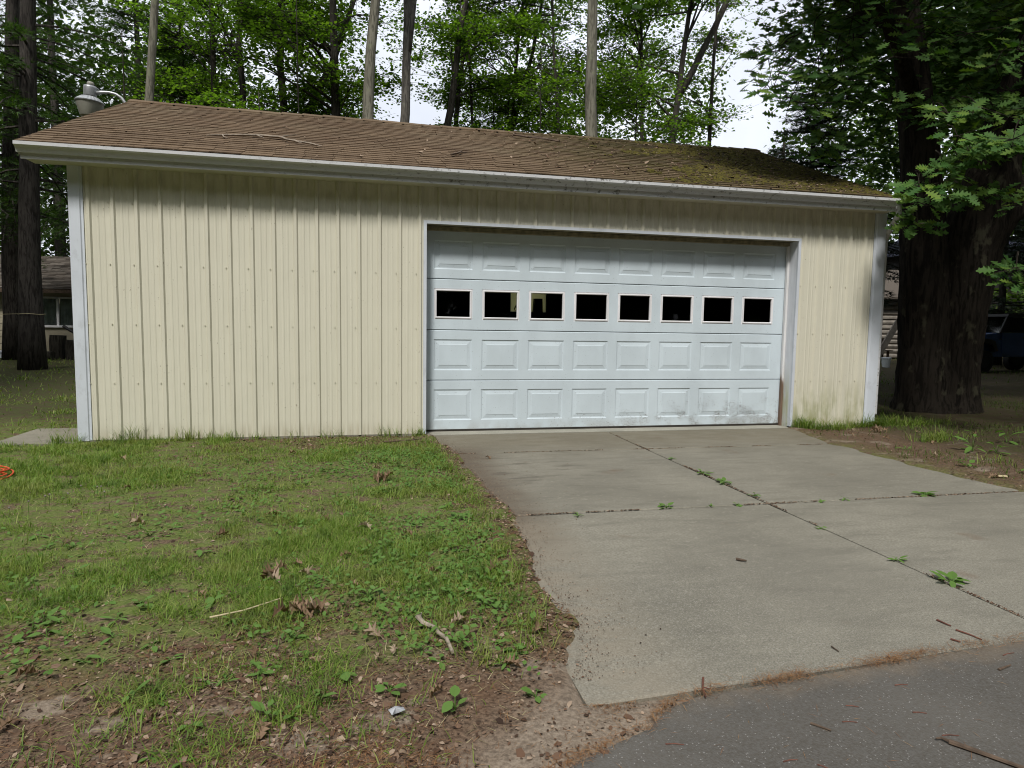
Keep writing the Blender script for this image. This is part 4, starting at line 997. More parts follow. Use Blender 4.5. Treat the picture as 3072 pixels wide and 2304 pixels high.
# ------------------------------------------------------------------ oak
oak = thing('oak_tree', 'huge double stemmed oak with lobed leaves at the right of the garage', 'tree', (12.1, 1.45, 0))
t = MB()
def curve(p, k=14):
    p = np.array(p, float); s = np.linspace(0, len(p)-1, k)
    return np.stack([np.interp(s, range(len(p)), p[:, i]) for i in range(p.shape[1])], 1)
def stem(p, n=22, seed=0, wob=.05):
    c = curve(p, 4*len(p)); t.tube(c[:, :3], c[:, 3], n, wob, seed)
stem([(11.96, 1.5, -.1, .56), (11.92, 1.5, .25, .43), (11.88, 1.5, .9, .385), (11.82, 1.5, 1.7, .375), (11.73, 1.5, 2.6, .34), (11.70, 1.55, 3.3, .31), (11.62, 1.6, 4.2, .28), (11.45, 1.7, 5.6, .24), (11.2, 1.9, 7.6, .18), (10.9, 2.0, 10, .10)], seed=1)
stem([(12.38, 1.5, -.1, .58), (12.40, 1.5, .25, .46), (12.41, 1.5, .9, .43), (12.44, 1.45, 1.7, .425), (12.52, 1.4, 2.5, .43), (12.62, 1.35, 3.1, .45), (12.72, 1.3, 3.6, .41), (12.86, 1.3, 4.3, .31), (13.1, 1.2, 5.4, .26), (13.6, 1.0, 7.5, .2), (14.2, .8, 10, .1)], seed=2)
stem([(12.7, 1.4, 2.7, .30), (13.0, 1.35, 3.25, .33), (13.4, 1.25, 3.62, .27), (14.0, 1.0, 4.0, .22), (15.2, .5, 4.6, .17), (17, -.2, 5.6, .09)], seed=3, n=14)
stem([(11.6, 1.6, 4.4, .14), (11.0, 1.2, 5.1, .11), (10.2, .8, 5.7, .08), (9.2, .3, 6.2, .04)], seed=4, n=10)
stem([(12.8, 1.2, 4.0, .16), (12.2, .2, 5.0, .12), (11.4, -.8, 6.2, .08), (10.4, -2.0, 7.4, .05), (9.6, -3.4, 8.2, .03)], seed=5, n=10)
stem([(13.1, 1.2, 5.2, .15), (13.2, -.4, 6.5, .11), (13.0, -2.2, 7.6, .07), (12.6, -4.2, 8.4, .04)], seed=6, n=10)
stem([(11.4, 1.7, 6, .12), (10.4, 2.6, 7.2, .08), (9.2, 3.6, 8, .04)], seed=7, n=10)
t.build('trunk', M['bark_oak'], oak, True)
g = np.random.default_rng(77)
SP = np.array(OAK_SPRAYS)
zq = SP[:, 2]+np.minimum(SP[:, 1], 0)*1.5; SP = SP[~((SP[:, 1] < -.15) & (zq < 3.0) & (SP[:, 0] < 9.3))]   # sprays that would shade the wall are left out
front = SP[SP[:, 4] == 1]; backs = SP[SP[:, 4] == 0]
# twigs carrying the sprays
LM = np.array([(11.0, 1.2, 5.1), (10.2, .8, 5.7), (9.2, .3, 6.2), (12.2, .2, 5.0), (11.4, -.8, 6.2), (10.4, -2, 7.4), (13.2, -.4, 6.5), (13.4, 1.25, 3.7), (14, 1.0, 4.05), (12.86, 1.3, 4.3), (11.6, 1.6, 4.4), (10.4, 2.6, 7.2)])
B = MB()
for s in SP[::1]:
    d = np.linalg.norm(LM-s[:3], axis=1)+np.maximum(0, s[2]-LM[:, 2])*.3
    a = LM[np.argmin(d)]; e = s[:3]
    dl = np.linalg.norm(a-e); a = e+(a-e)*min(1, .35/dl)+np.array((0, 0, -.05)); mid = (a+e)/2+np.array((0, 0, .05))
    B.tube(curve(np.vstack([a, mid, e]), 6), np.linspace(.010, .003, 6), 5, cap=False)
# the leaves that show largest are objects, the rest one part
me1 = MB(); me1.add(OAK, OAK_F); oak_me = me1.mesh('leaf', M['oak_obj'])
pos, Rm, sc = spray_leaves(g, front[:, :3], 19, front[:, 3], .16, .175, tilt=.5, droop=.5, face=(-.35, -.85), twigs=B, arms=4)
B.build('limbs', M['bark_oak'], oak, kind='stuff')
camp = np.array((2.811, -7.84, 1.306))
order = np.argsort(np.linalg.norm(pos-camp, axis=1)-(pos[:, 2] < 4.5)*1.5)
single = set(order[:300].tolist())
oinv = Matrix.Translation(Vector((-12.1, -1.45, 0)))
for i in order[:300]:
    o = bpy.data.objects.new('leaf', oak_me); COL.objects.link(o); o.parent = oak
    mm = np.eye(4); mm[:3, :3] = Rm[i]*sc[i]; mm[:3, 3] = pos[i]
    o.matrix_local = oinv @ Matrix(mm.tolist())
rest = np.array([i for i in range(len(pos)) if i not in single])
F = MB(); scatter(F, OAK, OAK_F, pos[rest], Rm[rest], sc[rest])
p2, R2, s2 = spray_leaves(g, backs[:, :3], 48, backs[:, 3]*1.15, .3, .175, tilt=.6, droop=.3, face=(-.3, -.6))
scatter(F, OAK2, OAK2_F, p2, R2, s2)
# crown above and in front of the trunk, out of the frame, placed for its shade
nu = 430
q = g.uniform(0, 1, (nu, 3))
hx = 7.2+q[:, 0]*12.4; hy = -6.8+q[:, 1]*13.8; hz = 6.0+q[:, 2]*6.2
okc = ((hx-13.4)/6.8)**2+((hy+.2)/7.4)**2+((hz-8.0)/4.8)**2 < 1.0
rel = np.stack([hx-camp[0], hy-camp[1], hz-camp[2]], 1)
F3 = np.array(fw); U3 = np.array(u2); R3 = np.array(r2)
dz_ = rel@F3
okc &= ~((rel@U3/dz_ < .66) & (rel@R3/dz_ < .46))     # the crown keeps clear of the open sky over the roof
sx, sy = -SUN.x/SUN.z, -SUN.y/SUN.z                    # and out of the sun's way to the wall and the drive
zw = hz+np.minimum(hy, 0)/sy; xw = hx+sx*(hz-zw)
okc &= ~((zw > -1.6) & (zw < 4.8) & (xw < 11.3) & (hy < 0))
okc &= ~((hx+sx*hz < 9.6) & (hy+sy*hz < .4))
cen = np.vstack([np.stack([hx, hy, hz], 1)[okc], np.stack([g.uniform(7.9, 10.2, 44), g.uniform(-1.2, .5, 44), g.uniform(6.6, 7.8, 44)], 1)])  # unseen extra sprays added to shade the right end of the roof
p3, R3_, s3 = spray_leaves(g, cen, 60, .95, .3, .23, tilt=.5)
scatter(F, DIAM*(1, 1.5, 1), DIAM_F, p3, R3_, s3)
F.build('foliage', M['oak'], oak, kind='stuff')

# ------------------------------------------------------------------ far woods all round the clearing
def wood(name, cx, cy, w, d, h0, h1, n, size, seed, gap=.45):
    g = np.random.default_rng(seed)
    x = g.uniform(-w/2, w/2, n)+cx; y = g.uniform(-d/2, d/2, n)+cy
    z = h0+(h1-h0)*g.uniform(0, 1, n)**.9
    top = h1*(.62+.38*vnoise(x+200, y+100, 4, seed, 2)*1.6)
    k_ = (vnoise(x+100, z+50, 2.2, seed+1, 3) > gap*np.clip(z/h1*1.1, .2, 1)) & (z < top)
    p = np.stack([x, y, z], 1)[k_]; m_ = len(p)
    F = MB()
    nr = np.stack([g.normal(0, .8, m_), g.normal(0, .8, m_), np.ones(m_)], 1)
    scatter(F, DIAM*(1, 1.4, 1), DIAM_F, p, frames(nr, g.normal(0, 1, (m_, 3))), g.uniform(.7, 1.3, m_)*size)
    return F.build(name, M['wood_far'], kind='stuff')
wood('woodland', -24, 34, 38, 10, .2, 17, 34000, .33, 1, .36)
wood('woodland', 3, 40, 30, 8, .2, 10, 12000, .36, 2, .4)
wood('woodland', -6, 31, 19, 5, 3, 20, 24000, .25, 8, .56)
wood('woodland', 17, 31, 14, 5, 3, 21, 20000, .25, 9, .54)
wood('woodland', 51, 34, 36, 12, .2, 19, 36000, .36, 3, .34)
wood('woodland', 46, 2, 12, 60, .2, 20, 26000, 1.05, 4, .2)
wood('woodland', -34, -4, 12, 66, .2, 20, 26000, 1.05, 5, .2)
wood('woodland', 4, -36, 100, 14, .2, 24, 42000, 1.35, 6, .12)

def canopy(cx, cy, cz, rx, ry, rz, n, size, seed):
    g = np.random.default_rng(seed)
    d = g.normal(0, 1, (n, 3)); d /= np.linalg.norm(d, axis=1)[:, None]
    p = np.array((cx, cy, cz))+d*(g.uniform(.2, 1, n)**.5)[:, None]*np.array((rx, ry, rz))
    p = p[vnoise(p[:, 0]+100, p[:, 1]+100+p[:, 2], 2.2, seed, 2) > .36]; m_ = len(p)
    F = MB(); scatter(F, DIAM*(1, 1.4, 1), DIAM_F, p, frames(np.stack([g.normal(0, .5, m_), g.normal(0, .5, m_), np.ones(m_)], 1), g.normal(0, 1, (m_, 3))), g.uniform(.7, 1.3, m_)*size)
    F.build('woodland', M['wood_far'], kind='stuff')
canopy(-13.5, -2, 12, 7, 11, 6, 11000, .5, 11)  # unseen leaf mass added on the left to cut the sky fill
canopy(26, 1, 11, 7, 10, 6, 11000, .5, 13)  # leaf mass added on the right for shade and darker fill
canopy(21, -12, 13, 7, 7, 6, 7000, .5, 14)  # unseen leaf mass added on the right, dims the sky fill
canopy(22.5, 5.0, 9.5, 7, 6, 3.5, 8000, .5, 15)  # leaf mass added to shade the parked car
canopy(36, 20.6, 2.4, 7, .9, 2.3, 4200, .3, 16)
# ------------------------------------------------------------------ neighbours
house = thing('neighbour_house', 'low neighbour house with brown shingle roof and curtained white window left of the garage', 'house', (-9, 20, 0))
M['housewall'] = simple('tan_house_wall', (.30, .27, .20), .8, .1, 4)
M['roofgrey'] = leafmat('grey_brown_shingles', [(.045, .038, .032), (.085, .072, .06), (.12, .105, .09)], .95, 0)
t = MB(); HX0, HX1 = -17.0, -4.2
for a in ((HX0, .0, -9.45, 2.45), (-9.45, .0, -6.6, 1.0), (-9.45, 2.12, -6.6, 2.45), (-6.6, .0, HX1, 2.45)): t.box(a[0], 20, a[1], a[2], 20.2, a[3])
t.box(HX0, 20.2, 0, HX0+.2, 27, 2.45); t.box(HX1-.2, 20.2, 0, HX1, 27, 2.45); t.box(HX0, 27, 0, HX1, 27.2, 2.45)
wall = t.build('wall', M['housewall'], house)
for j, z in enumerate(np.arange(.15, 2.4, .24)):
    for a, b in ((HX0, -9.52), (-6.53, HX1)):
        t = MB(); t.prism([(19.999, z), (19.975, z), (19.99, z+.235), (19.999, z+.235)], a, b, 0); t.build('siding_board', M['housewall'], wall)
t = MB()
for a in ((-9.45, 1.06, -9.38, 2.12), (-6.67, 1.06, -6.6, 2.12), (-8.36, 1.06, -8.29, 2.12), (-9.45, 2.05, -6.6, 2.12)): t.box(a[0], 19.965, a[1], a[2], 20.06, a[3])
t.box(-9.52, 19.93, .99, -6.53, 20.06, 1.07)
wnd = t.build('window', M['winframe'], house)
M['curtain'] = simple('grey_curtain', (.58, .62, .62), .9, .3, 3)
def curtain(x0, x1):
    t = MB(); xs = np.linspace(x0, x1, 60); ys = 20.14+.03*np.sin(xs*26)+.02*np.sin(xs*11)
    v = [(x, y, 1.06) for x, y in zip(xs, ys)]+[(x, y, 2.1) for x, y in zip(xs, ys)]
    t.add(v, [(i, i+1, 61+i, 60+i) for i in range(59)]); t.build('curtain', M['curtain'], wnd)
curtain(-9.38, -8.37); curtain(-8.28, -6.67)
t = MB(); t.box(-9.39, 20.08, 1.06, -6.66, 20.085, 2.06); t.build('pane', M['glass'], wnd)
hr = MB(); hs = math.hypot(3.6, 1.45); uy, uz = 3.6/hs, 1.45/hs
hr.prism([(19.55, 2.38), (23.15, 3.83), (26.75, 2.38), (26.75, 2.30), (23.15, 3.73), (19.55, 2.30)], HX0-.4, HX1+.4, 0)
hroof = hr.build('roof', M['roofgrey'], house)
g = np.random.default_rng(5); hf = MB(); nrow = 24
for r_ in range(nrow):
    x = HX0-.4-g.uniform(0, .3)
    while x < HX1+.4:
        w = g.uniform(.22, .38); s0 = r_*hs/nrow; th = g.uniform(.012, .03)
        o = np.array((x, 19.53+s0*uy, 2.385+s0*uz)); L = hs/nrow+.05
        c = [(0, 0, th), (w-.01, 0, th), (w-.01, L, .004), (0, L, .004), (0, 0, 0), (w-.01, 0, 0)]
        hf.add([o+np.array((a, b*uy-c_*uz, b*uz+c_*uy)) for a, b, c_ in c], [(0, 1, 2, 3), (4, 5, 1, 0)])
        x += w
hf.build('shingle', M['roofgrey'], hroof, kind='stuff')
t = MB(); t.box(HX0-.4, 19.50, 2.24, HX1+.4, 19.545, 2.37); t.build('fascia', M['twig'], house)

cabin = thing('log_cabin', 'weathered log cabin seen between the garage corner and the oak', 'cabin', (24, 19, 0))
M['log'] = simple('weathered_log', (.20, .18, .155), .9, .25, 5)
def at_line(a, b, s): return np.array(a)+(np.array(b)-np.array(a))*s
A, Bq = np.array((25.5, 19.6)), np.array((28.7, 18.53))
for i in range(13):
    z = .15+i*.225; t = MB()
    e = .0 if i < 13 else .5
    d_ = (Bq-A)/np.linalg.norm(Bq-A)
    p, q_ = A-d_*(.25 if i % 2 else .1), Bq+d_*(.25 if i % 2 else .1)
    t.tube([(p[0], p[1], z), ((p[0]+q_[0])/2, (p[1]+q_[1])/2, z+.01), (q_[0], q_[1], z)], [.112, .118, .11], 9, .05, i)
    t.build('log', M['log'], cabin)
t = MB(); nb_ = np.array((-d_[1], d_[0])); nb_ = nb_ if nb_[1] > 0 else -nb_
pa, pb = A+nb_*.1, Bq+nb_*.1; pc, pd = Bq+nb_*5, A+nb_*5
t.add([(*pa, 0), (*pb, 0), (*pc, 0), (*pd, 0), (*pa, 3.0), (*pb, 3.0), (*pc, 3.0), (*pd, 3.0)], [(0, 1, 5, 4), (1, 2, 6, 5), (2, 3, 7, 6), (3, 0, 4, 7)])
t.build('wall', M['twig'], cabin)
t = MB(); e0, e1 = A-d_*.6-nb_*.6, Bq+d_*.6-nb_*.6; r0_, r1_ = A-d_*.6+nb_*2.5, Bq+d_*.6+nb_*2.5; f0, f1 = A-d_*.6+nb_*5.6, Bq+d_*.6+nb_*5.6
t.add([(*e0, 2.9), (*e1, 2.9), (*r1_, 4.4), (*r0_, 4.4), (*f0, 2.9), (*f1, 2.9), (*e0, 2.8), (*e1, 2.8), (*r1_, 4.28), (*r0_, 4.28)], [(0, 1, 2, 3), (3, 2, 5, 4), (6, 7, 1, 0), (7, 6, 9, 8), (0, 3, 9, 6), (1, 7, 8, 2)])
t.build('roof', M['roofgrey'], cabin)
t = MB(); t.lathe([(.118, 0), (.125, .01), (.150, .32), (.158, .325), (.158, .35), (.150, .35), (.145, .34)], (20.91, 12.41, .0), 20)
bk = t.build('bucket', simple('white_plastic', (.62, .67, .72), .4, .05)); tag(bk, 'white plastic bucket on the shaded ground beside the garage corner', 'bucket')
t = MB(); t.lathe([(.160, .345), (.164, .35), (.164, .375), (.155, .38)], (20.91, 12.41, 0), 20); t.build('lid', M['trim'], bk)
t = MB(); t.box(22.1, 14.5, .02, 22.35, 14.56, 2.0, rot=[(math.cos(.55), 0, math.sin(.55)), (0, 1, 0), (-math.sin(.55), 0, math.cos(.55))], c=(22.2, 14.5, .05))
tag(t.build('leaning_plank', M['log']), 'grey weathered plank leaning in front of the log cabin', 'plank')
crate = thing('garden_bench', 'low dark wooden bench standing in front of the log cabin', 'bench', (22.6, 15.3, 0))
t = MB(); t.box(21.7, 15.2, .50, 23.7, 15.6, .55); t.build('seat', M['twig'], crate)
t = MB(); t.box(21.7, 15.62, .62, 23.7, 15.66, .98); t.build('backrest', M['twig'], crate)
for x in (21.8, 23.5):
    for y in (15.25, 15.55):
        t = MB(); t.box(x, y, .0, x+.07, y+.07, .5 if y < 15.4 else .98); t.build('leg', M['twig'], crate)

shed = thing('neighbour_shed', 'dark walled building with a blue grey roof behind the vehicle at the right edge', 'building', (38, 23, 0))
M['shedroof'] = simple('blue_grey_roof', (.045, .05, .08), .6, .2, 2); M['shedwall'] = simple('dark_wall', (.016, .015, .014), .9, .2, 2)
t = MB(); t.box(34.0, 22.6, 0, 46, 28, 5.9); t.build('wall', M['shedwall'], shed)
t = MB(); t.prism([(22.0, 5.75), (22.0, 5.9), (25.3, 6.9), (28.6, 5.9), (28.6, 5.75)], 33.4, 46.6, 0); t.build('roof', M['shedroof'], shed)
t = MB(); t.box(33.4, 21.9, 2.55, 46.6, 22.55, 2.63); t.build('porch_rail', M['log'], shed)
t = MB(); t.box(36.0, 22.56, 1.2, 38.0, 22.598, 2.3); t.build('window', M['glass'], shed)

# blue off-road vehicle, nose towards the oak
car = thing('parked_car', 'dark blue boxy off road vehicle parked under the trees at the right edge', 'car', (24.2, 10.9, 0))
M['blue'] = simple('blue_car_paint', (.02, .055, .17), .25, .1, 3, spec=.5); M['tyre'] = simple('tyre_rubber', (.02, .02, .02), .85, .1); M['hard'] = simple('black_top', (.022, .022, .024), .5, .1)
cx0, cy0, cy1 = 22.0, 10.1, 11.65
def car_box(prof, y0, y1, name, mat, parent=car):
    t = MB(); t.prism([(cx0+x, z) for x, z in prof], y0, y1, 1); return t.build(name, mat, parent)
body = car_box([(.12, .62), (.10, 1.05), (.30, 1.12), (1.30, 1.17), (1.34, 1.08), (3.95, 1.10), (4.0, .60), (3.5, .52), (.9, .52)], cy0+.18, cy1-.18, 'body', M['blue'])
car_box([(.05, .92), (.10, 1.10), (.55, 1.13), (.98, 1.05), (1.12, .72), (1.0, .70), (.88, .93), (.5, .99), (.2, .90)], cy0, cy0+.19, 'fender', M['hard'])
car_box([(.05, .92), (.10, 1.10), (.55, 1.13), (.98, 1.05), (1.12, .72), (1.0, .70), (.88, .93), (.5, .99), (.2, .90)], cy1-.19, cy1, 'fender', M['hard'])
car_box([(3.1, .72), (3.15, .95), (3.45, 1.06), (3.8, 1.04), (4.0, .85), (3.9, .8), (3.7, .93), (3.35, .93), (3.25, .72)], cy0, cy0+.19, 'fender', M['hard'])
car_box([(3.1, .72), (3.15, .95), (3.45, 1.06), (3.8, 1.04), (4.0, .85), (3.9, .8), (3.7, .93), (3.35, .93), (3.25, .72)], cy1-.19, cy1, 'fender', M['hard'])
car_box([(.25, 1.125), (.30, 1.20), (1.25, 1.31), (1.36, 1.31), (1.36, 1.165), (1.3, 1.172)], cy0+.2, cy1-.2, 'hood', M['blue'])
for y in (cy0+.16, cy1-.18):
    d = car_box([(1.45, .58), (1.42, 1.33), (2.45, 1.33), (2.45, .62), (2.3, .56)], y, y+.02, 'door', M['blue'])
    car_box([(2.25, 1.16), (2.25, 1.19), (2.38, 1.19), (2.38, 1.16)], y-.02, y-.001, 'handle', M['hard'], d)
    car_box([(2.5, 1.10), (2.5, 1.33), (3.95, 1.33), (3.95, 1.10)], y, y+.02, 'side_panel', M['blue'])
car_box([(1.36, 1.32), (1.62, 1.86), (1.67, 1.86), (1.41, 1.32)], cy0+.2, cy1-.2, 'windscreen', M['glass'])
for y in (cy0+.18, cy1-.23): car_box([(1.34, 1.31), (1.60, 1.88), (1.68, 1.88), (1.43, 1.31)], y, y+.05, 'pillar', M['hard'])
car_box([(1.58, 1.86), (1.62, 1.95), (3.9, 1.97), (3.96, 1.88)], cy0+.16, cy1-.16, 'roof', M['hard'])
for y in (cy0+.18, cy1-.23):
    for x in (2.45, 3.85): car_box([(x, 1.33), (x, 1.88), (x+.09, 1.88), (x+.09, 1.33)], y, y+.05, 'pillar', M['hard'])
    car_box([(2.54, 1.34), (2.54, 1.87), (3.85, 1.87), (3.85, 1.34)], y+.01, y+.02, 'window', M['hard'])
for x, y in ((.62, cy0+.02), (.62, cy1-.24), (3.45, cy0+.02), (3.45, cy1-.24)):
    t = MB(); a = np.linspace(0, 2*np.pi, 24, endpoint=False)
    t.prism([(cx0+x+.37*math.cos(q), .37+.37*math.sin(q)) for q in a], y, y+.22, 1); w = t.build('wheel', M['tyre'], car)
    t = MB(); t.prism([(cx0+x+.2*math.cos(q), .37+.2*math.sin(q)) for q in a], y-.01, y-.001, 1); t.build('rim', M['hard'], w)
car_box([(-.06, .55), (-.06, .72), (.12, .72), (.12, .55)], cy0+.05, cy1-.05, 'bumper', M['hard'])
for y in (cy0+.35, cy1-.55):
    t = MB(); t.tube([(cx0+.09, y+.1, .92), (cx0+.13, y+.1, .92)], .09, 14); t.build('headlight', M['lens'], car)

# wood and odds and ends under the neighbour's window
def logthing(p0, p1, r, lab, name='firewood_log', mat='bark_dark'):
    t = MB(); t.tube(np.linspace(p0, p1, 5), r, 12, .06, 7); tag(t.build(name, M[mat], smooth=False), lab, 'log')
logthing((-6.95, 16.4, 0), (-6.92, 16.4, .78), .22, 'upright dark log round standing under the house window')
logthing((-6.35, 16.2, 0), (-6.30, 16.2, .62), .28, 'broad dark stump section beside the garage corner under the window')
logthing((-7.6, 16.0, .14), (-6.8, 15.7, .16), .13, 'short dark log lying in front of the upright rounds')
logthing((-6.5, 16.9, .17), (-5.4, 16.9, .17), .17, 'dark log lying half hidden behind the garage corner')
t = MB(); t.tube([(-6.79, 16.5, 1.08), (-6.2, 16.5, .68), (-5.8, 16.5, .42)], .05, 8); tag(t.build('black_pipe', M['hard']), 'black pipe sloping across the dark wood under the window', 'pipe')
t = MB(); t.box(-10.9, 16.6, .02, -8.52, 17.3, .20); t.box(-10.9, 16.58, .20, -8.50, 17.32, .24)
tag(t.build('white_step', M['trim']), 'low white step at the left edge beside the big pine', 'step')
t = MB()
a = np.linspace(0, 2*np.pi, 28)
t.tube(np.stack([-5.52+.29*np.cos(a), 11.5+.29*np.sin(a), 1.42+.01*np.sin(3*a)], 1), .008, 5)
t.tube([(-5.78, 11.38, 1.42), (-7.5, 13.0, 1.38), (-9.2, 14.6, 1.42), (-12, 17, 1.46)], .006, 5)
tag(t.build('cord', M['straw']), 'thin pale cord tied round the thick pine trunk left of the garage', 'cord')
# red coil in the grass
t = MB()
for i, (cx, cy, r_, z) in enumerate(((-.33, -1.72, .29, .02), (-.36, -1.76, .27, .045), (-.30, -1.80, .25, .03), (-.38, -1.70, .30, .06))):
    a = np.linspace(0, 2*np.pi, 40)
    t.tube(np.stack([cx+r_*np.cos(a), cy+r_*.95*np.sin(a), z+.012*np.sin(2*a+i)], 1), .006, 6)
tag(t.build('coiled_cord', simple('red_orange_cord', (.60, .085, .03), .5, .15, 10)), 'coil of red orange cord lying in the grass at the left edge', 'cord')

# ------------------------------------------------------------------ grass, weeds and litter
g = np.random.default_rng(21)
def gz_(p): return ground_h(p[:, 0], p[:, 1])
def lawn_density(x, y):
    n = vnoise(x+50, y+50, .75, 31, 4); n2 = vnoise(x+50, y+50, .22, 32, 3)
    d = np.clip((n-.33)*3.2, .06, 1.4)*np.clip((n2-.30)*3.6, .04, 1.25)
    yy = y+(n-.5)*1.6
    d = d*np.clip((yy+5.45)/.8, .06, 1)
    d = np.where((y > -.75) & (x > 1.4), d*np.clip((-y-.15)/.7, .04, 1), d)
    d = np.where(y > -.06, np.where(x < -.2, d*.7, 0), d)
    el = -edge_left(x, y)
    d = np.where(y < .0, d*np.clip((el-np.where(y < -4.4, .02, .10))/.2, 0, 1), d)
    return d*np.where(y < -5.3, np.clip((el+.1)/.2, 0, 1), 1)
def blades(mb, x, y, ln, wd, lay, curl=.6):
    n = len(x); z = ground_h(x, y)-.004
    a = g.uniform(0, 2*np.pi, n); d = np.stack([np.cos(a), np.sin(a), 0*a], 1)
    sdir = np.stack([-np.sin(a), np.cos(a), 0*a], 1)
    b = np.stack([x, y, z], 1); upv = np.array((0, 0, 1.))
    c = np.cos(lay)[:, None]; s_ = np.sin(lay)[:, None]
    L = ln[:, None]
    m1 = b+L*.5*(upv*c+d*s_)
    lay2 = np.minimum(lay+curl*g.uniform(.3, 1.3, n), 1.75); c2 = np.cos(lay2)[:, None]; s2 = np.sin(lay2)[:, None]
    tip = m1+L*.5*(upv*c2+d*s2); tip[:, 2] = np.maximum(tip[:, 2], z+.004)
    w = wd[:, None]*sdir
    v = np.stack([b-w, b+w, m1+w*.8, m1-w*.8, tip], 1).reshape(-1, 3)
    i = np.arange(n)[:, None]*5
    mb.v.append(v); mb.f.append(i+np.array([[0, 1, 2, 3]])+mb.n); mb.f.append(i+np.array([[3, 2, 4]])+mb.n); mb.n += 5*n
def sample(n, x0, x1, y0, y1, dens, mx=1.4):
    x = g.uniform(x0, x1, n); y = g.uniform(y0, y1, n)
    k_ = g.uniform(0, mx, n) < dens(x, y)
    return x[k_], y[k_]
G = MB()
for (n, x0, x1, y0, y1, l0, l1, w) in ((330000, .2, 3.9, -6.0, -3.2, .03, .10, .0018), (260000, -1.8, 3.8, -3.2, -.03, .03, .10, .0025), (26000, -4, -.2, -.2, 5, .04, .12, .004), (26000, -5, -1.8, -5, -.03, .04, .11, .004), (18000, -1.6, .2, -6, -3.2, .04, .11, .0035), (22000, -14, -.4, 5, 17, .06, .18, .008)):
    x, y = sample(n, x0, x1, y0, y1, lawn_density)
    m_ = len(x)
    blades(G, x, y, g.uniform(l0, l1, m_)*(.7+.6*vnoise(x+50, y+50, .4, 35)), g.uniform(.6, 1.3, m_)*w, np.abs(g.normal(.95, .4, m_)))
x, y = sample(30000, .3, 3.7, -5.9, -.2, lambda x, y: np.clip(.35+lawn_density(x, y)*.4, 0, 1)*(edge_left(x, y) < -.1)); m_ = len(x)
TH = MB(); G0 = G; G = TH; blades(TH, x, y, g.uniform(.03, .10, m_), np.full(m_, .0014), g.normal(1.42, .06, m_), .05); G = G0
tag(TH.build('thatch', M['straw_bits']), kind='stuff')
# taller tufts against the wall foot and along the drive
def tuft(cx, cy, r_, n, l0, l1, w=.0025, lay=.35):
    x = g.normal(cx, r_, n); y = g.normal(cy, r_*.6, n)
    blades(G, x, np.where(cy > -.3, np.minimum(y, -.03), y), g.uniform(l0, l1, n), np.full(n, w), np.abs(g.normal(lay, .25, n)), .8)
for cx, n, L in ((-.35, 120, .22), (-.2, 60, .2), (.28, 45, .26), (.38, 30, .34), (.9, 60, .22), (1.08, 40, .2), (1.25, 45, .16), (1.38, 40, .16), (1.62, 35, .15), (2.0, 14, .2), (2.35, 18, .18), (2.55, 10, .22), (3.05, 26, .22), (3.2, 22, .2), (3.42, 60, .17), (.1, 40, .12), (1.8, 30, .1), (.62, 40, .12)):
    tuft(cx, -.06, .05, n, L*.35, L)
for cx, cy, n, L, r_ in ((8.50, -.10, 260, .26, .07), (8.62, -.2, 120, .24, .09), (8.85, -.25, 150, .22, .1), (9.0, -.16, 80, .2, .08), (9.25, -.08, 80, .2, .09), (9.55, .02, 200, .28, .12), (9.8, .1, 300, .26, .18), (10.1, -.1, 250, .2, .25), (10.5, .2, 220, .2, .3), (9.6, -1.15, 120, .26, .10), (9.35, -1.2, 80, .22, .10), (9.9, -1.0, 120, .2, .18), (9.0, -2.4, 70, .15, .15)):
    tuft(cx, cy, r_, n, L*.35, L, .003, .55)
for _ in range(130):
    y = g.uniform(-5.4, -.4); x = np.interp(y, lby, lbx)-.14-abs(g.normal(.05, .16)); tuft(x, y, .03, int(g.uniform(8, 22)), .05, .13, .0022, .6)
for _ in range(60):
    tuft(g.uniform(1.2, 3.4), g.uniform(-5.7, -4.8), .025, int(g.uniform(5, 14)), .04, .11, .0018, .7)
tag(G.build('grass', M['grass']), kind='stuff')
G = MB()
def dens_right(x, y):
    n = vnoise(x+50, y+50, .8, 41, 4)
    return np.clip((n-.40)*3.0, .02, 1)*np.clip(-edge_right(x, y)/.35, 0, 1)
x, y = sample(60000, 8.2, 17, -4, 6, dens_right)
k_ = ~((x < 9.72) & (y > -.02)); x, y = x[k_], y[k_]; m_ = len(x)
blades(G, x, y, g.uniform(.04, .12, m_), g.uniform(.7, 1.3, m_)*.003, np.abs(g.normal(.7, .4, m_)))
x, y = sample(24000, 9.8, 32, 6, 20, lambda x, y: np.clip((vnoise(x+50, y+50, 1.5, 42, 3)-.4)*3, .03, 1)); m_ = len(x)
blades(G, x, y, g.uniform(.05, .16, m_), g.uniform(.7, 1.3, m_)*.008, np.abs(g.normal(.7, .4, m_)))
tag(G.build('grass', M['grass_shaded']), kind='stuff')

OV = np.array([(0, 0, 0), (.18, .20, .03), (.45, .30, .03), (.75, .20, .0), (1, 0, -.06), (.75, -.20, .0), (.45, -.30, .03), (.18, -.20, .03), (.45, 0, -.02)])
OVF = [(0, 1, 2, 8), (8, 2, 3, 4), (8, 4, 5, 6), (0, 8, 6, 7)]
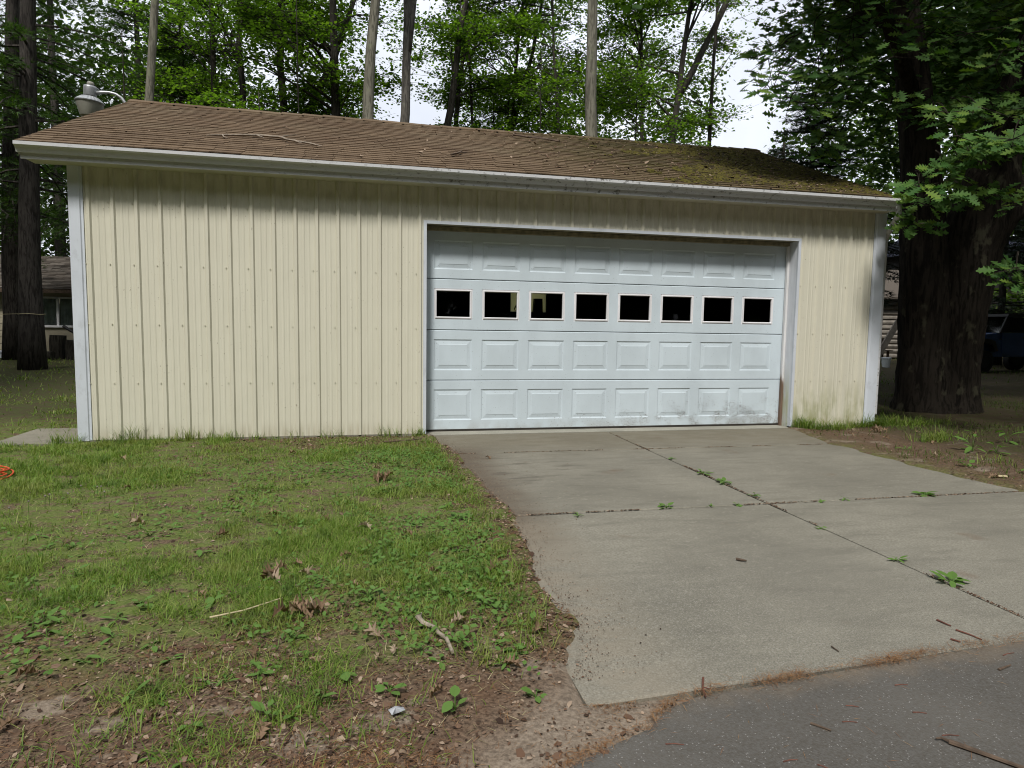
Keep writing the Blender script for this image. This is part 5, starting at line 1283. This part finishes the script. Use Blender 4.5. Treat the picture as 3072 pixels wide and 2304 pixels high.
# low clover and seedling leaves between the blades
C = MB()
x, y = sample(30000, .6, 3.75, -5.6, -1.0, lambda x, y: np.clip((vnoise(x+50, y+50, .5, 71, 3)-.50)*5, 0, 1)*np.clip(.25+.75*(x-1.6)/1.6, .15, 1)*np.clip((-edge_left(x, y)-.12)/.15, 0, 1)); m_ = len(x)
p = np.stack([x, y, ground_h(x, y)+g.uniform(.008, .045, m_)], 1)
scatter(C, OV, OVF, p, frames(np.stack([g.normal(-.1, .35, m_), g.normal(-.2, .35, m_), np.ones(m_)], 1), g.normal(0, 1, (m_, 3))), g.uniform(.014, .038, m_))
tag(C.build('ground_cover', M['weed']), kind='stuff')
# crumbs of bark and leaf, and dead needles
def litter_density(x, y):
    n = vnoise(x+50, y+50, .35, 51, 4)
    el = -edge_left(x, y); er = -edge_right(x, y)
    d = np.clip((-y-4.2)/.9, .10, 1)
    d = np.where((y > -.8) & (x > 1.2), .8, d)
    d = np.where((el < .35) & (x < 6), np.maximum(d, .85), d)
    d = d*np.where((x < 5) & (x-y > 9.05), .25, 1)
    d = np.where(x > 7.5, np.exp(-(er/1.1)**2)*.9+.12, d)
    return d*np.clip((n-.25)*2.6, .1, 1)*(((el > -.05) | (er > -.03) | (y < -5.74)))*~((y < np.interp(x, rdx, rdy)-.05) & (x > 3.3))
L = MB()
x, y = sample(170000, .8, 4.0, -6.4, 0, litter_density, 1.0); x2, y2 = sample(26000, 7.9, 13.5, -4.6, .0, litter_density, 1.0)
x = np.concatenate([x, x2]); y = np.concatenate([y, y2]); m_ = len(x)
p = np.stack([x, y, ground_h(x, y)+.004], 1)
nr = np.stack([g.normal(0, .3, m_), g.normal(0, .3, m_), np.ones(m_)], 1); hd = g.normal(0, 1, (m_, 3))
scatter(L, np.array([(-.5, -.22, 0), (.1, -.35, .08), (.5, .05, 0), (.1, .3, .05), (-.4, .2, .06)]), [(0, 1, 2, 3, 4)], p, frames(nr, hd), np.exp(g.normal(-4.75, .55, m_)))
n = 7000                                               # grit washed on to the left edge of the drive
yy = g.uniform(-5.6, -.3, n); xx = np.interp(yy, lby, lbx)+g.exponential(.11, n)*np.where((yy < -1.2) & (yy > -3.9), 1.5, .8)+.0
scatter(L, np.array([(-.5, -.22, 0), (.1, -.35, .08), (.5, .05, 0), (.1, .3, .05), (-.4, .2, .06)]), [(0, 1, 2, 3, 4)], np.stack([xx, yy, np.full(n, .003)], 1), frames(np.stack([g.normal(0, .25, n), g.normal(0, .25, n), np.ones(n)], 1), g.normal(0, 1, (n, 3))), np.exp(g.normal(-5.5, .4, n)))
tag(L.build('leaf_litter', M['litter']), kind='stuff')
L = MB()
x, y = sample(80000, .8, 4.0, -6.4, 0, litter_density, 1.0); x2, y2 = sample(24000, 7.9, 12.5, -4.2, .0, litter_density, 1.0)
x = np.concatenate([x, x2]); y = np.concatenate([y, y2]); z = ground_h(x, y)+.006
# needle drifts on the edge between concrete and asphalt
for cx, cy, sx, n in ((4.84, -5.69, .10, 420), (5.0, -5.68, .08, 220), (4.3, -5.755, .07, 260), (4.42, -5.75, .04, 120), (5.3, -5.64, .12, 160), (4.02, -5.79, .05, 160), (3.8, -5.86, .08, 260), (3.4, -6.1, .12, 500), (3.2, -6.0, .16, 0), (4.6, -5.71, .25, 260), (5.6, -5.62, .3, 260)):
    xx = g.normal(cx, sx, n); yy = np.interp(xx, rdx, rdy)+g.normal(.01, .02, n)
    x = np.concatenate([x, xx]); y = np.concatenate([y, yy]); z = np.concatenate([z, np.abs(g.normal(.006, .006, n))])
n = 2600; xx = g.uniform(2.4, 3.75, n); yy = -5.55-(xx-3.75)*-.28+g.normal(-.12, .07, n); k_ = vnoise(xx+50, yy+50, .2, 81, 3) > .45; xx, yy = xx[k_], yy[k_]
x = np.concatenate([x, xx]); y = np.concatenate([y, yy]); z = np.concatenate([z, ground_h(xx, yy)+.006])
# thin scatter over the road and the drive
n = 420; xx = g.uniform(3.4, 7.0, n); yy = g.uniform(-7.4, -5.7, n); x = np.concatenate([x, xx]); y = np.concatenate([y, yy]); z = np.concatenate([z, np.where(yy < np.interp(xx, rdx, rdy), -.003, .003)])
m_ = len(x); p = np.stack([x, y, z], 1)
nr = np.stack([g.normal(0, .15, m_), g.normal(0, .15, m_), np.ones(m_)], 1)
scatter(L, np.array([(-.5, -.016, 0), (0, -.016, .03), (.5, 0, 0), (0, .016, .03)]), [(0, 1, 2, 3)], p, frames(nr, g.normal(0, 1, (m_, 3))), g.uniform(.018, .055, m_))
tag(L.build('needle_litter', M['needle']), kind='stuff')
# soil crumbs filling the joints of the drive
L = MB(); n = 1500
xx = np.concatenate([g.normal(5.779, .006, n), g.uniform(3.7, 8.1, n), g.uniform(3.9, 8.1, n)]); yy = np.concatenate([g.uniform(-5.5, -.3, n), g.normal(-1.2, .008, n), g.normal(-3.451, .006, n)])
k_ = vnoise(xx+50, yy+50, .3, 61, 3) > .48; xx, yy = xx[k_], yy[k_]; m_ = len(xx)
scatter(L, np.array([(-.5, -.3, 0), (.5, -.3, .1), (.4, .4, .2), (-.4, .3, 0)]), [(0, 1, 2, 3)], np.stack([xx, yy, np.full(m_, .001)], 1), frames(np.stack([g.normal(0, .4, m_), g.normal(0, .4, m_), np.ones(m_)], 1), g.normal(0, 1, (m_, 3))), g.uniform(.005, .014, m_))
tag(L.build('joint_soil', M['litter']), kind='stuff')
# roof litter
L = MB(); n = 5200; xx = g.uniform(RX0, RX1, n); ss = g.uniform(.02, LS-.05, n)
k_ = g.uniform(0, 1, n) < .07+.93*np.clip((xx-3.2)/4.5, 0, 1); xx, ss = xx[k_], ss[k_]; m_ = len(xx)
p = np.array([roofp(a, b, .006) for a, b in zip(xx, ss)])
scatter(L, np.array([(-.5, -.18, 0), (.1, -.28, .15), (.5, .05, 0), (.1, .25, .1), (-.4, .15, .1)]), [(0, 1, 2, 3, 4)], p, frames(np.stack([g.normal(0, .3, m_), g.normal(-.4, .3, m_), np.ones(m_)], 1), g.normal(0, 1, (m_, 3))), np.exp(g.normal(-3.7, .5, m_)))
n = 300; xx = g.uniform(RX0+.3, RX1, n); p = np.stack([xx, np.full(n, -.30)+g.normal(0, .012, n), np.full(n, 3.022)+np.abs(g.normal(0, .006, n))], 1)
scatter(L, np.array([(-.5, -.18, 0), (.1, -.28, .15), (.5, .05, 0), (.1, .25, .1), (-.4, .15, .1)]), [(0, 1, 2, 3, 4)], p, frames(np.stack([g.normal(0, .5, n), g.normal(0, .5, n), np.ones(n)], 1), g.normal(0, 1, (n, 3))), np.exp(g.normal(-3.9, .4, n)))
tag(L.build('roof_litter', M['litter']), kind='stuff')

# ------------------------------------------------------------------ weeds, dead leaves and sticks, one by one
def weed(x, y, size, n, lab, group=None, cat='plant', name='broadleaf_weed', hgt=.5, stalk=True):
    rg = np.random.default_rng(int(abs(x*1000+y*313)))
    z = float(ground_h(np.array([x]), np.array([y]))[0]) if edge_left(np.array([x]), np.array([y]))[0] < 0 or x > 8.1 else 0.0
    root = thing(name, lab, cat, (x, y, z), group)
    a0 = rg.uniform(0, 6.28); wid = rg.uniform(.45, 1.15); hgt = hgt*rg.uniform(.4, 1.7)
    for i in range(n):
        a = a0+i*2.4+rg.normal(0, .2); hh = size*hgt*(i+1)/n*rg.uniform(.6, 1.1)
        mb = MB(); base = np.array((x, y, z+.002)); d = np.array((math.cos(a), math.sin(a), 0))
        st = base+d*size*.25+(0, 0, hh)
        el = rg.uniform(-.35, .35)
        Rm = frames(np.array([(-d[0]*el+rg.normal(0, .15), -d[1]*el+rg.normal(0, .15), 1.)]), np.array([d+(0, 0, el)]))
        scatter(mb, OV*(1, wid, 1), OVF, st[None], Rm, [size*rg.uniform(.5, 1.15)])
        mb.tube([base, (base+st)/2+(0, 0, hh*.15), st+d*size*.05], [.0022, .002, .0014], 4)
        mb.build('leaf', M['weed'], root)
    return root
YW = [(2.82, -4.70, .085, 6), (3.03, -5.27, .06, 5), (2.73, -5.41, .075, 5), (2.89, -5.54, .075, 6), (2.57, -5.64, .05, 4), (3.38, -4.90, .07, 5), (3.50, -5.18, .065, 5), (3.41, -3.50, .10, 5), (3.23, -4.38, .075, 6), (3.07, -4.75, .06, 5), (3.12, -1.27, .10, 5), (3.10, -1.81, .12, 6), (2.43, -1.85, .13, 4), (2.51, -5.04, .075, 6), (2.58, -5.23, .06, 5), (3.41, -5.13, .05, 4), (3.38, -4.28, .08, 6), (3.08, -4.12, .07, 6), (1.45, -4.70, .085, 5), (1.53, -4.87, .085, 5), (1.80, -4.94, .07, 4), (1.77, -5.14, .06, 4), (1.84, -5.15, .06, 4), (2.24, -4.87, .05, 5), (2.52, -5.06, .05, 4), (2.44, -5.30, .07, 5), (2.25, -5.39, .06, 4), (2.31, -5.37, .05, 4), (2.11, -5.46, .05, 5), (2.26, -5.65, .05, 4), (2.18, -5.78, .045, 4), (2.28, -5.82, .05, 4), (1.55, -5.14, .06, 4), (1.41, -4.91, .08, 6), (2.07, -5.15, .06, 5), (1.44, -4.78, .07, 5),
      (3.25, -3.95, .07, 6), (3.48, -4.10, .06, 5), (3.15, -4.02, .07, 6), (2.98, -4.30, .06, 5), (3.32, -4.62, .06, 5), (3.52, -4.45, .06, 5), (2.95, -3.95, .06, 5), (3.38, -3.2, .07, 5), (3.3, -2.9, .07, 5), (3.2, -2.4, .08, 5), (2.3, -2.3, .07, 5), (2.9, -2.75, .08, 5)]
rw = random.Random(9)
for _ in range(46):
    y = rw.uniform(-5.75, -3.4); x = rw.uniform(max(.9, 1.05+(-y-4.4)*.5), 3.5)
    YW.append((x, y, rw.uniform(.035, .075), rw.choice((3, 4, 5, 6))))
for x, y, s_, n in YW:
    if x > 3.15: weed(x, y, s_*.8, n, 'small broad leaved weed in the strip of grass along the left edge of the drive', 'weeds beside the drive')
    elif y < -4.85: weed(x, y, s_*.8, n, 'small broad leaved weed growing out of the bare brown soil in the near foreground', 'weeds in the bare soil')
    else: weed(x, y, s_*.8, n, 'small broad leaved weed among the grass in the middle of the yard', 'weeds in the grass')
for x, y, s_, n in ((8.53, -2.57, .10, 6), (8.64, -1.69, .08, 5), (9.3, -1.9, .16, 9), (9.5, -2.0, .14, 8), (8.9, -2.9, .1, 6), (10.35, -1.38, .16, 5)):
    weed(x, y, s_, n, 'leafy weed growing in the shaded dirt right of the drive', 'weeds right of the drive', hgt=.8)
for x, y, s_, n, lab in ((5.80, -5.04, .085, 9, 'flat broad leaved weed in the centre joint nearest the asphalt'), (5.77, -4.70, .055, 8, 'narrow leaved weed in the centre joint next up from the flat broad one'),
     (5.74, -4.09, .035, 6, 'tiny weed in the centre joint of the lower drive below the cross joint'), (5.79, -3.24, .05, 6, 'browned weed tuft in the centre joint just above the cross joint'),
     (5.78, -2.81, .075, 9, 'spreading green weed in the centre joint between two slabs of the middle row'), (5.78, -2.43, .085, 10, 'tallest green weed tuft in the centre joint of the middle row'),
     (5.81, -1.75, .05, 7, 'sparse weed in the centre joint nearest the apron'), (4.25, -3.52, .05, 7, 'first weed from the left along the cross joint'), (4.95, -3.44, .06, 8, 'grassy weed tuft in the cross joint left of the centre joint'),
     (5.29, -3.46, .035, 6, 'low weed in the cross joint between the grassy tuft and the centre'), (5.52, -3.46, .04, 7, 'flat weed in the cross joint just left of the crossing'),
     (6.21, -3.47, .035, 6, 'small weed in the cross joint just right of the crossing'), (6.44, -3.45, .04, 6, 'small weed in the cross joint second right of the crossing'), (7.2, -3.42, .075, 9, 'leafy weed at the right end of the cross joint')):
    weed(x, y, s_, n, lab, 'weeds in the drive joints', hgt=.35)
for x, y in ((.61, -2.91), (.65, -2.77), (.66, -2.73), (.77, -2.72), (.77, -2.5), (.91, -2.59), (.93, -2.58), (1.0, -2.72), (.56, -3.05)):
    z = float(ground_h(np.array([x]), np.array([y]))[0])
    r_ = thing('clover_flower', 'small round white clover flower in the grass at the left', 'flower', (x, y, z), 'clover flowers')
    t = MB(); t.tube([(x, y, z), (x+.004, y, z+.05), (x+.006, y, z+.085)], .0016, 4); t.build('stem', M['weed'], r_)
    t = MB(); t.lathe([(.001, .0), (.005, .003), (.007, .007), (.005, .011), (.002, .014)], (x+.006, y, z+.083), 8); t.build('blossom', M['log'], r_)

def leaf_obj(x, y, size, lab=None, group=None, parent=None, curl=.5, seed=0, z=None, name='dead_leaf', cat='leaf'):
    rg = np.random.default_rng(900+seed)
    if z is None: z = max(float(ground_h(np.array([x]), np.array([y]))[0]), -.006 if y < -5.8 else -.0)+.012
    v, f = oakleaf(curl*rg.uniform(.6, 1.4))
    a = rg.uniform(0, 6.28); nr = np.array([(rg.normal(0, .3), rg.normal(0, .3), 1.)])
    mb = MB(); v = v+rg.normal(0, .035, v.shape); scatter(mb, (v-(.5, 0, 0))*(1, .85, 1.6), f, np.array([(x, y, z+size*.10)]), frames(nr, np.array([(math.cos(a), math.sin(a), .1)])), [size])
    o = mb.build(name, M['deadleaf'], parent)
    return tag(o, lab, cat, group) if lab else o
DL = [(2.81, -1.39), (3.05, -3.8), (2.80, -3.59), (2.92, -5.25), (2.86, -5.30), (2.62, -5.78), (3.52, -5.21), (3.15, -4.44), (2.31, -5.02), (2.38, -5.19), (2.49, -5.72), (1.99, -5.51), (2.12, -5.58), (1.69, -5.55), (1.96, -3.64), (1.02, -2.31), (2.7, -4.1), (3.3, -4.75), (2.2, -3.2), (2.55, -3.35), (1.75, -4.2), (2.05, -4.55), (3.2, -5.05), (2.62, -5.3), (2.05, -5.35), (3.05, -5.6), (1.4, -3.3), (2.9, -1.9), (1.3, -1.2), (2.1, -1.0), (.6, -1.1), (1.5, -1.9), (2.75, -4.55), (2.45, -4.2), (3.35, -5.45)]
for i, (x, y) in enumerate(DL):
    leaf_obj(x, y, (.055, .07, .085, .062)[i % 4]*(1.25 if y > -4.2 else 1), *(('curled tan dead oak leaf lying on the grass', 'dead leaves on the grass') if y > -4.65 else ('curled tan dead oak leaf lying on the bare brown soil', 'dead leaves on the bare soil')), seed=i)
for i, (x, y) in enumerate(((8.31, -3.03), (9.31, -1.38), (8.7, -.75), (9.0, -1.0), (8.95, -.5), (9.8, -.6), (10.4, -.9), (9.5, -2.7), (8.6, -2.1))):
    leaf_obj(x, y, .09, 'pale dead leaf on the bare dirt right of the drive', 'dead leaves right of the drive', seed=60+i)
leaf_obj(3.99, -1.50, .08, 'single pale leaf on the concrete near the left end of the apron joint', curl=.3, seed=80, z=.004)
leaf_obj(3.46, -4.50, .10, 'large pale folded leaf at the grassy edge of the drive', curl=.9, seed=81)
leaf_obj(2.84, -5.10, .10, 'orange tan leaf lying left of the curved grey stick', curl=.5, seed=82)
leaf_obj(1.62, -5.22, .075, 'pale brown lobed leaf standing in bare soil at the left edge', curl=.6, seed=83)
for x, y, n, lab in ((2.54, -4.82, 9, 'big clump of curled dead oak leaves in the middle of the yard'), (2.35, -4.40, 5, 'small clump of dead oak leaves in the grass above the big clump'), (2.95, -2.33, 5, 'clump of dead leaves in the grass nearer the garage'), (9.32, -.53, 7, 'heap of pale dead leaves by the right foot of the garage')):
    rt_ = thing('leaf_clump', lab, 'leaves', (x, y, 0)); rg = np.random.default_rng(int(x*100))
    z0 = float(ground_h(np.array([x]), np.array([y]))[0])
    for i in range(n):
        leaf_obj(x+rg.normal(0, .055), y+rg.normal(0, .03), rg.uniform(.075, .11), parent=rt_, curl=.9, seed=int(x*10)+i*7, z=z0+.012+.012*(i % 4), name='leaf')
t = MB()
pp = np.array((2.91, -5.685))+.6*(np.array([(2.86, -5.655), (2.90, -5.64), (2.93, -5.665), (2.945, -5.64), (2.955, -5.69), (2.93, -5.72), (2.90, -5.70), (2.88, -5.73), (2.865, -5.70)])-np.array((2.91, -5.685)))
zz = float(ground_h(np.array([2.9]), np.array([-5.68]))[0])
t.add([(x, y, zz+.012+.006*((i*7) % 3)) for i, (x, y) in enumerate(pp)]+[(2.905, -5.685, zz+.03)], [(i, (i+1) % 9, 9) for i in range(9)])
tag(t.build('paper_scrap', simple('grey_paper', (.33, .34, .36), .8, .2, 30)), 'crumpled whitish scrap lying on the dark soil at the bottom', 'litter')
def stick(pts, r, lab, mat='twig', name='twig', cat='twig', group=None, z0=None, forks=()):
    P_ = np.array(pts, float); z = np.maximum(ground_h(P_[:, 0], P_[:, 1]), -.0) if z0 is None else np.full(len(P_), z0)
    t = MB(); c = np.column_stack([P_, z+r*.9]); t.tube(c, np.linspace(r, r*.65, len(c)), 7, .12, 5)
    for f in forks:
        F_ = np.array(f, float); t.tube(np.column_stack([F_, np.full(len(F_), z[0]+r)]), np.linspace(r*.6, r*.3, len(F_)), 5)
    tag(t.build(name, M[mat]), lab, cat, group)
stick([(3.03, -4.99), (3.05, -5.06), (3.09, -5.11), (3.105, -5.17), (3.13, -5.22), (3.135, -5.28), (3.14, -5.34)], .011, 'curved grey stick lying in the litter in the lower yard', 'grey_twig', 'stick', 'stick', z0=.016, forks=[[(3.05, -5.06), (3.04, -5.01), (3.05, -4.96)]])
stick([(2.15, -4.86), (2.28, -4.81), (2.43, -4.70)], .0045, 'straight pale straw stalk lying in the grass left of the leaf clump', 'straw', 'stalk', 'stalk', z0=.03)
stick([(4.63, -6.17), (4.69, -6.25), (4.74, -6.32), (4.80, -6.42)], .009, 'thick dark stick on the asphalt at the bottom right corner', 'twig', 'stick', 'stick', z0=-.006, forks=[[(4.63, -6.17), (4.62, -6.15), (4.60, -6.15)]])
stick([(4.26, -5.99), (4.30, -6.04)], .0045, 'straight dark twig in the middle of the asphalt', z0=-.006)
stick([(5.22, -5.82), (5.30, -5.80)], .005, 'short dark twig on the asphalt near the right edge', z0=-.006)
stick([(4.04, -5.67), (4.005, -5.73), (3.985, -5.79)], .0045, 'reddish forked twig across the lower left corner of the drive', 'redtwig', z0=.002, forks=[[(4.005, -5.73), (4.03, -5.75)]])
stick([(4.69, -5.54), (4.69, -5.585)], .003, 'short thin twig on the concrete above the needle drift', z0=.002)
stick([(5.34, -5.41), (5.35, -5.475)], .0045, 'reddish twig on the concrete furthest up the lower right drive', 'redtwig', z0=.002)
stick([(5.34, -5.51), (5.36, -5.56), (5.37, -5.61)], .004, 'long reddish twig on the concrete at the lower right', 'redtwig', z0=.002)
stick([(5.24, -5.58), (5.26, -5.61)], .0045, 'stubby reddish twig beside the long one at the lower right', 'redtwig', z0=.002)
stick([(3.44, -5.02), (3.56, -5.02)], .004, 'thin dark twig poking over the left edge of the drive', z0=.012)
stick([(3.0, -.52), (3.25, -.46), (3.42, -.38)], .011, 'bent grey stick on the dirt by the wall left of the door', 'twig', 'stick', 'stick', z0=.012)
stick([(4.86, -4.53), (4.90, -4.57)], .008, 'small dark twig alone on the middle of the lower left slab', z0=.002)
stick([(8.35, -3.02), (8.44, -3.05)], .014, 'short pale broken branch on the dirt at the right edge', 'straw', 'stick', 'stick', z0=.012)
for i in range(16):
    rg = np.random.default_rng(500+i); x = rg.uniform(3.7, 6.2); y = np.interp(x, rdx, rdy)-rg.uniform(.08, .9)*(1 if i % 3 else .5); a = rg.uniform(-.9, .2); L_ = rg.uniform(.03, .07)
    stick([(x, y), (x+L_*.5*math.cos(a), y+L_*.5*math.sin(a)+.004), (x+L_*math.cos(a), y+L_*math.sin(a))], .0022, 'thin reddish brown twig scattered on the asphalt', 'redtwig', group='twigs on the asphalt', z0=-.006)
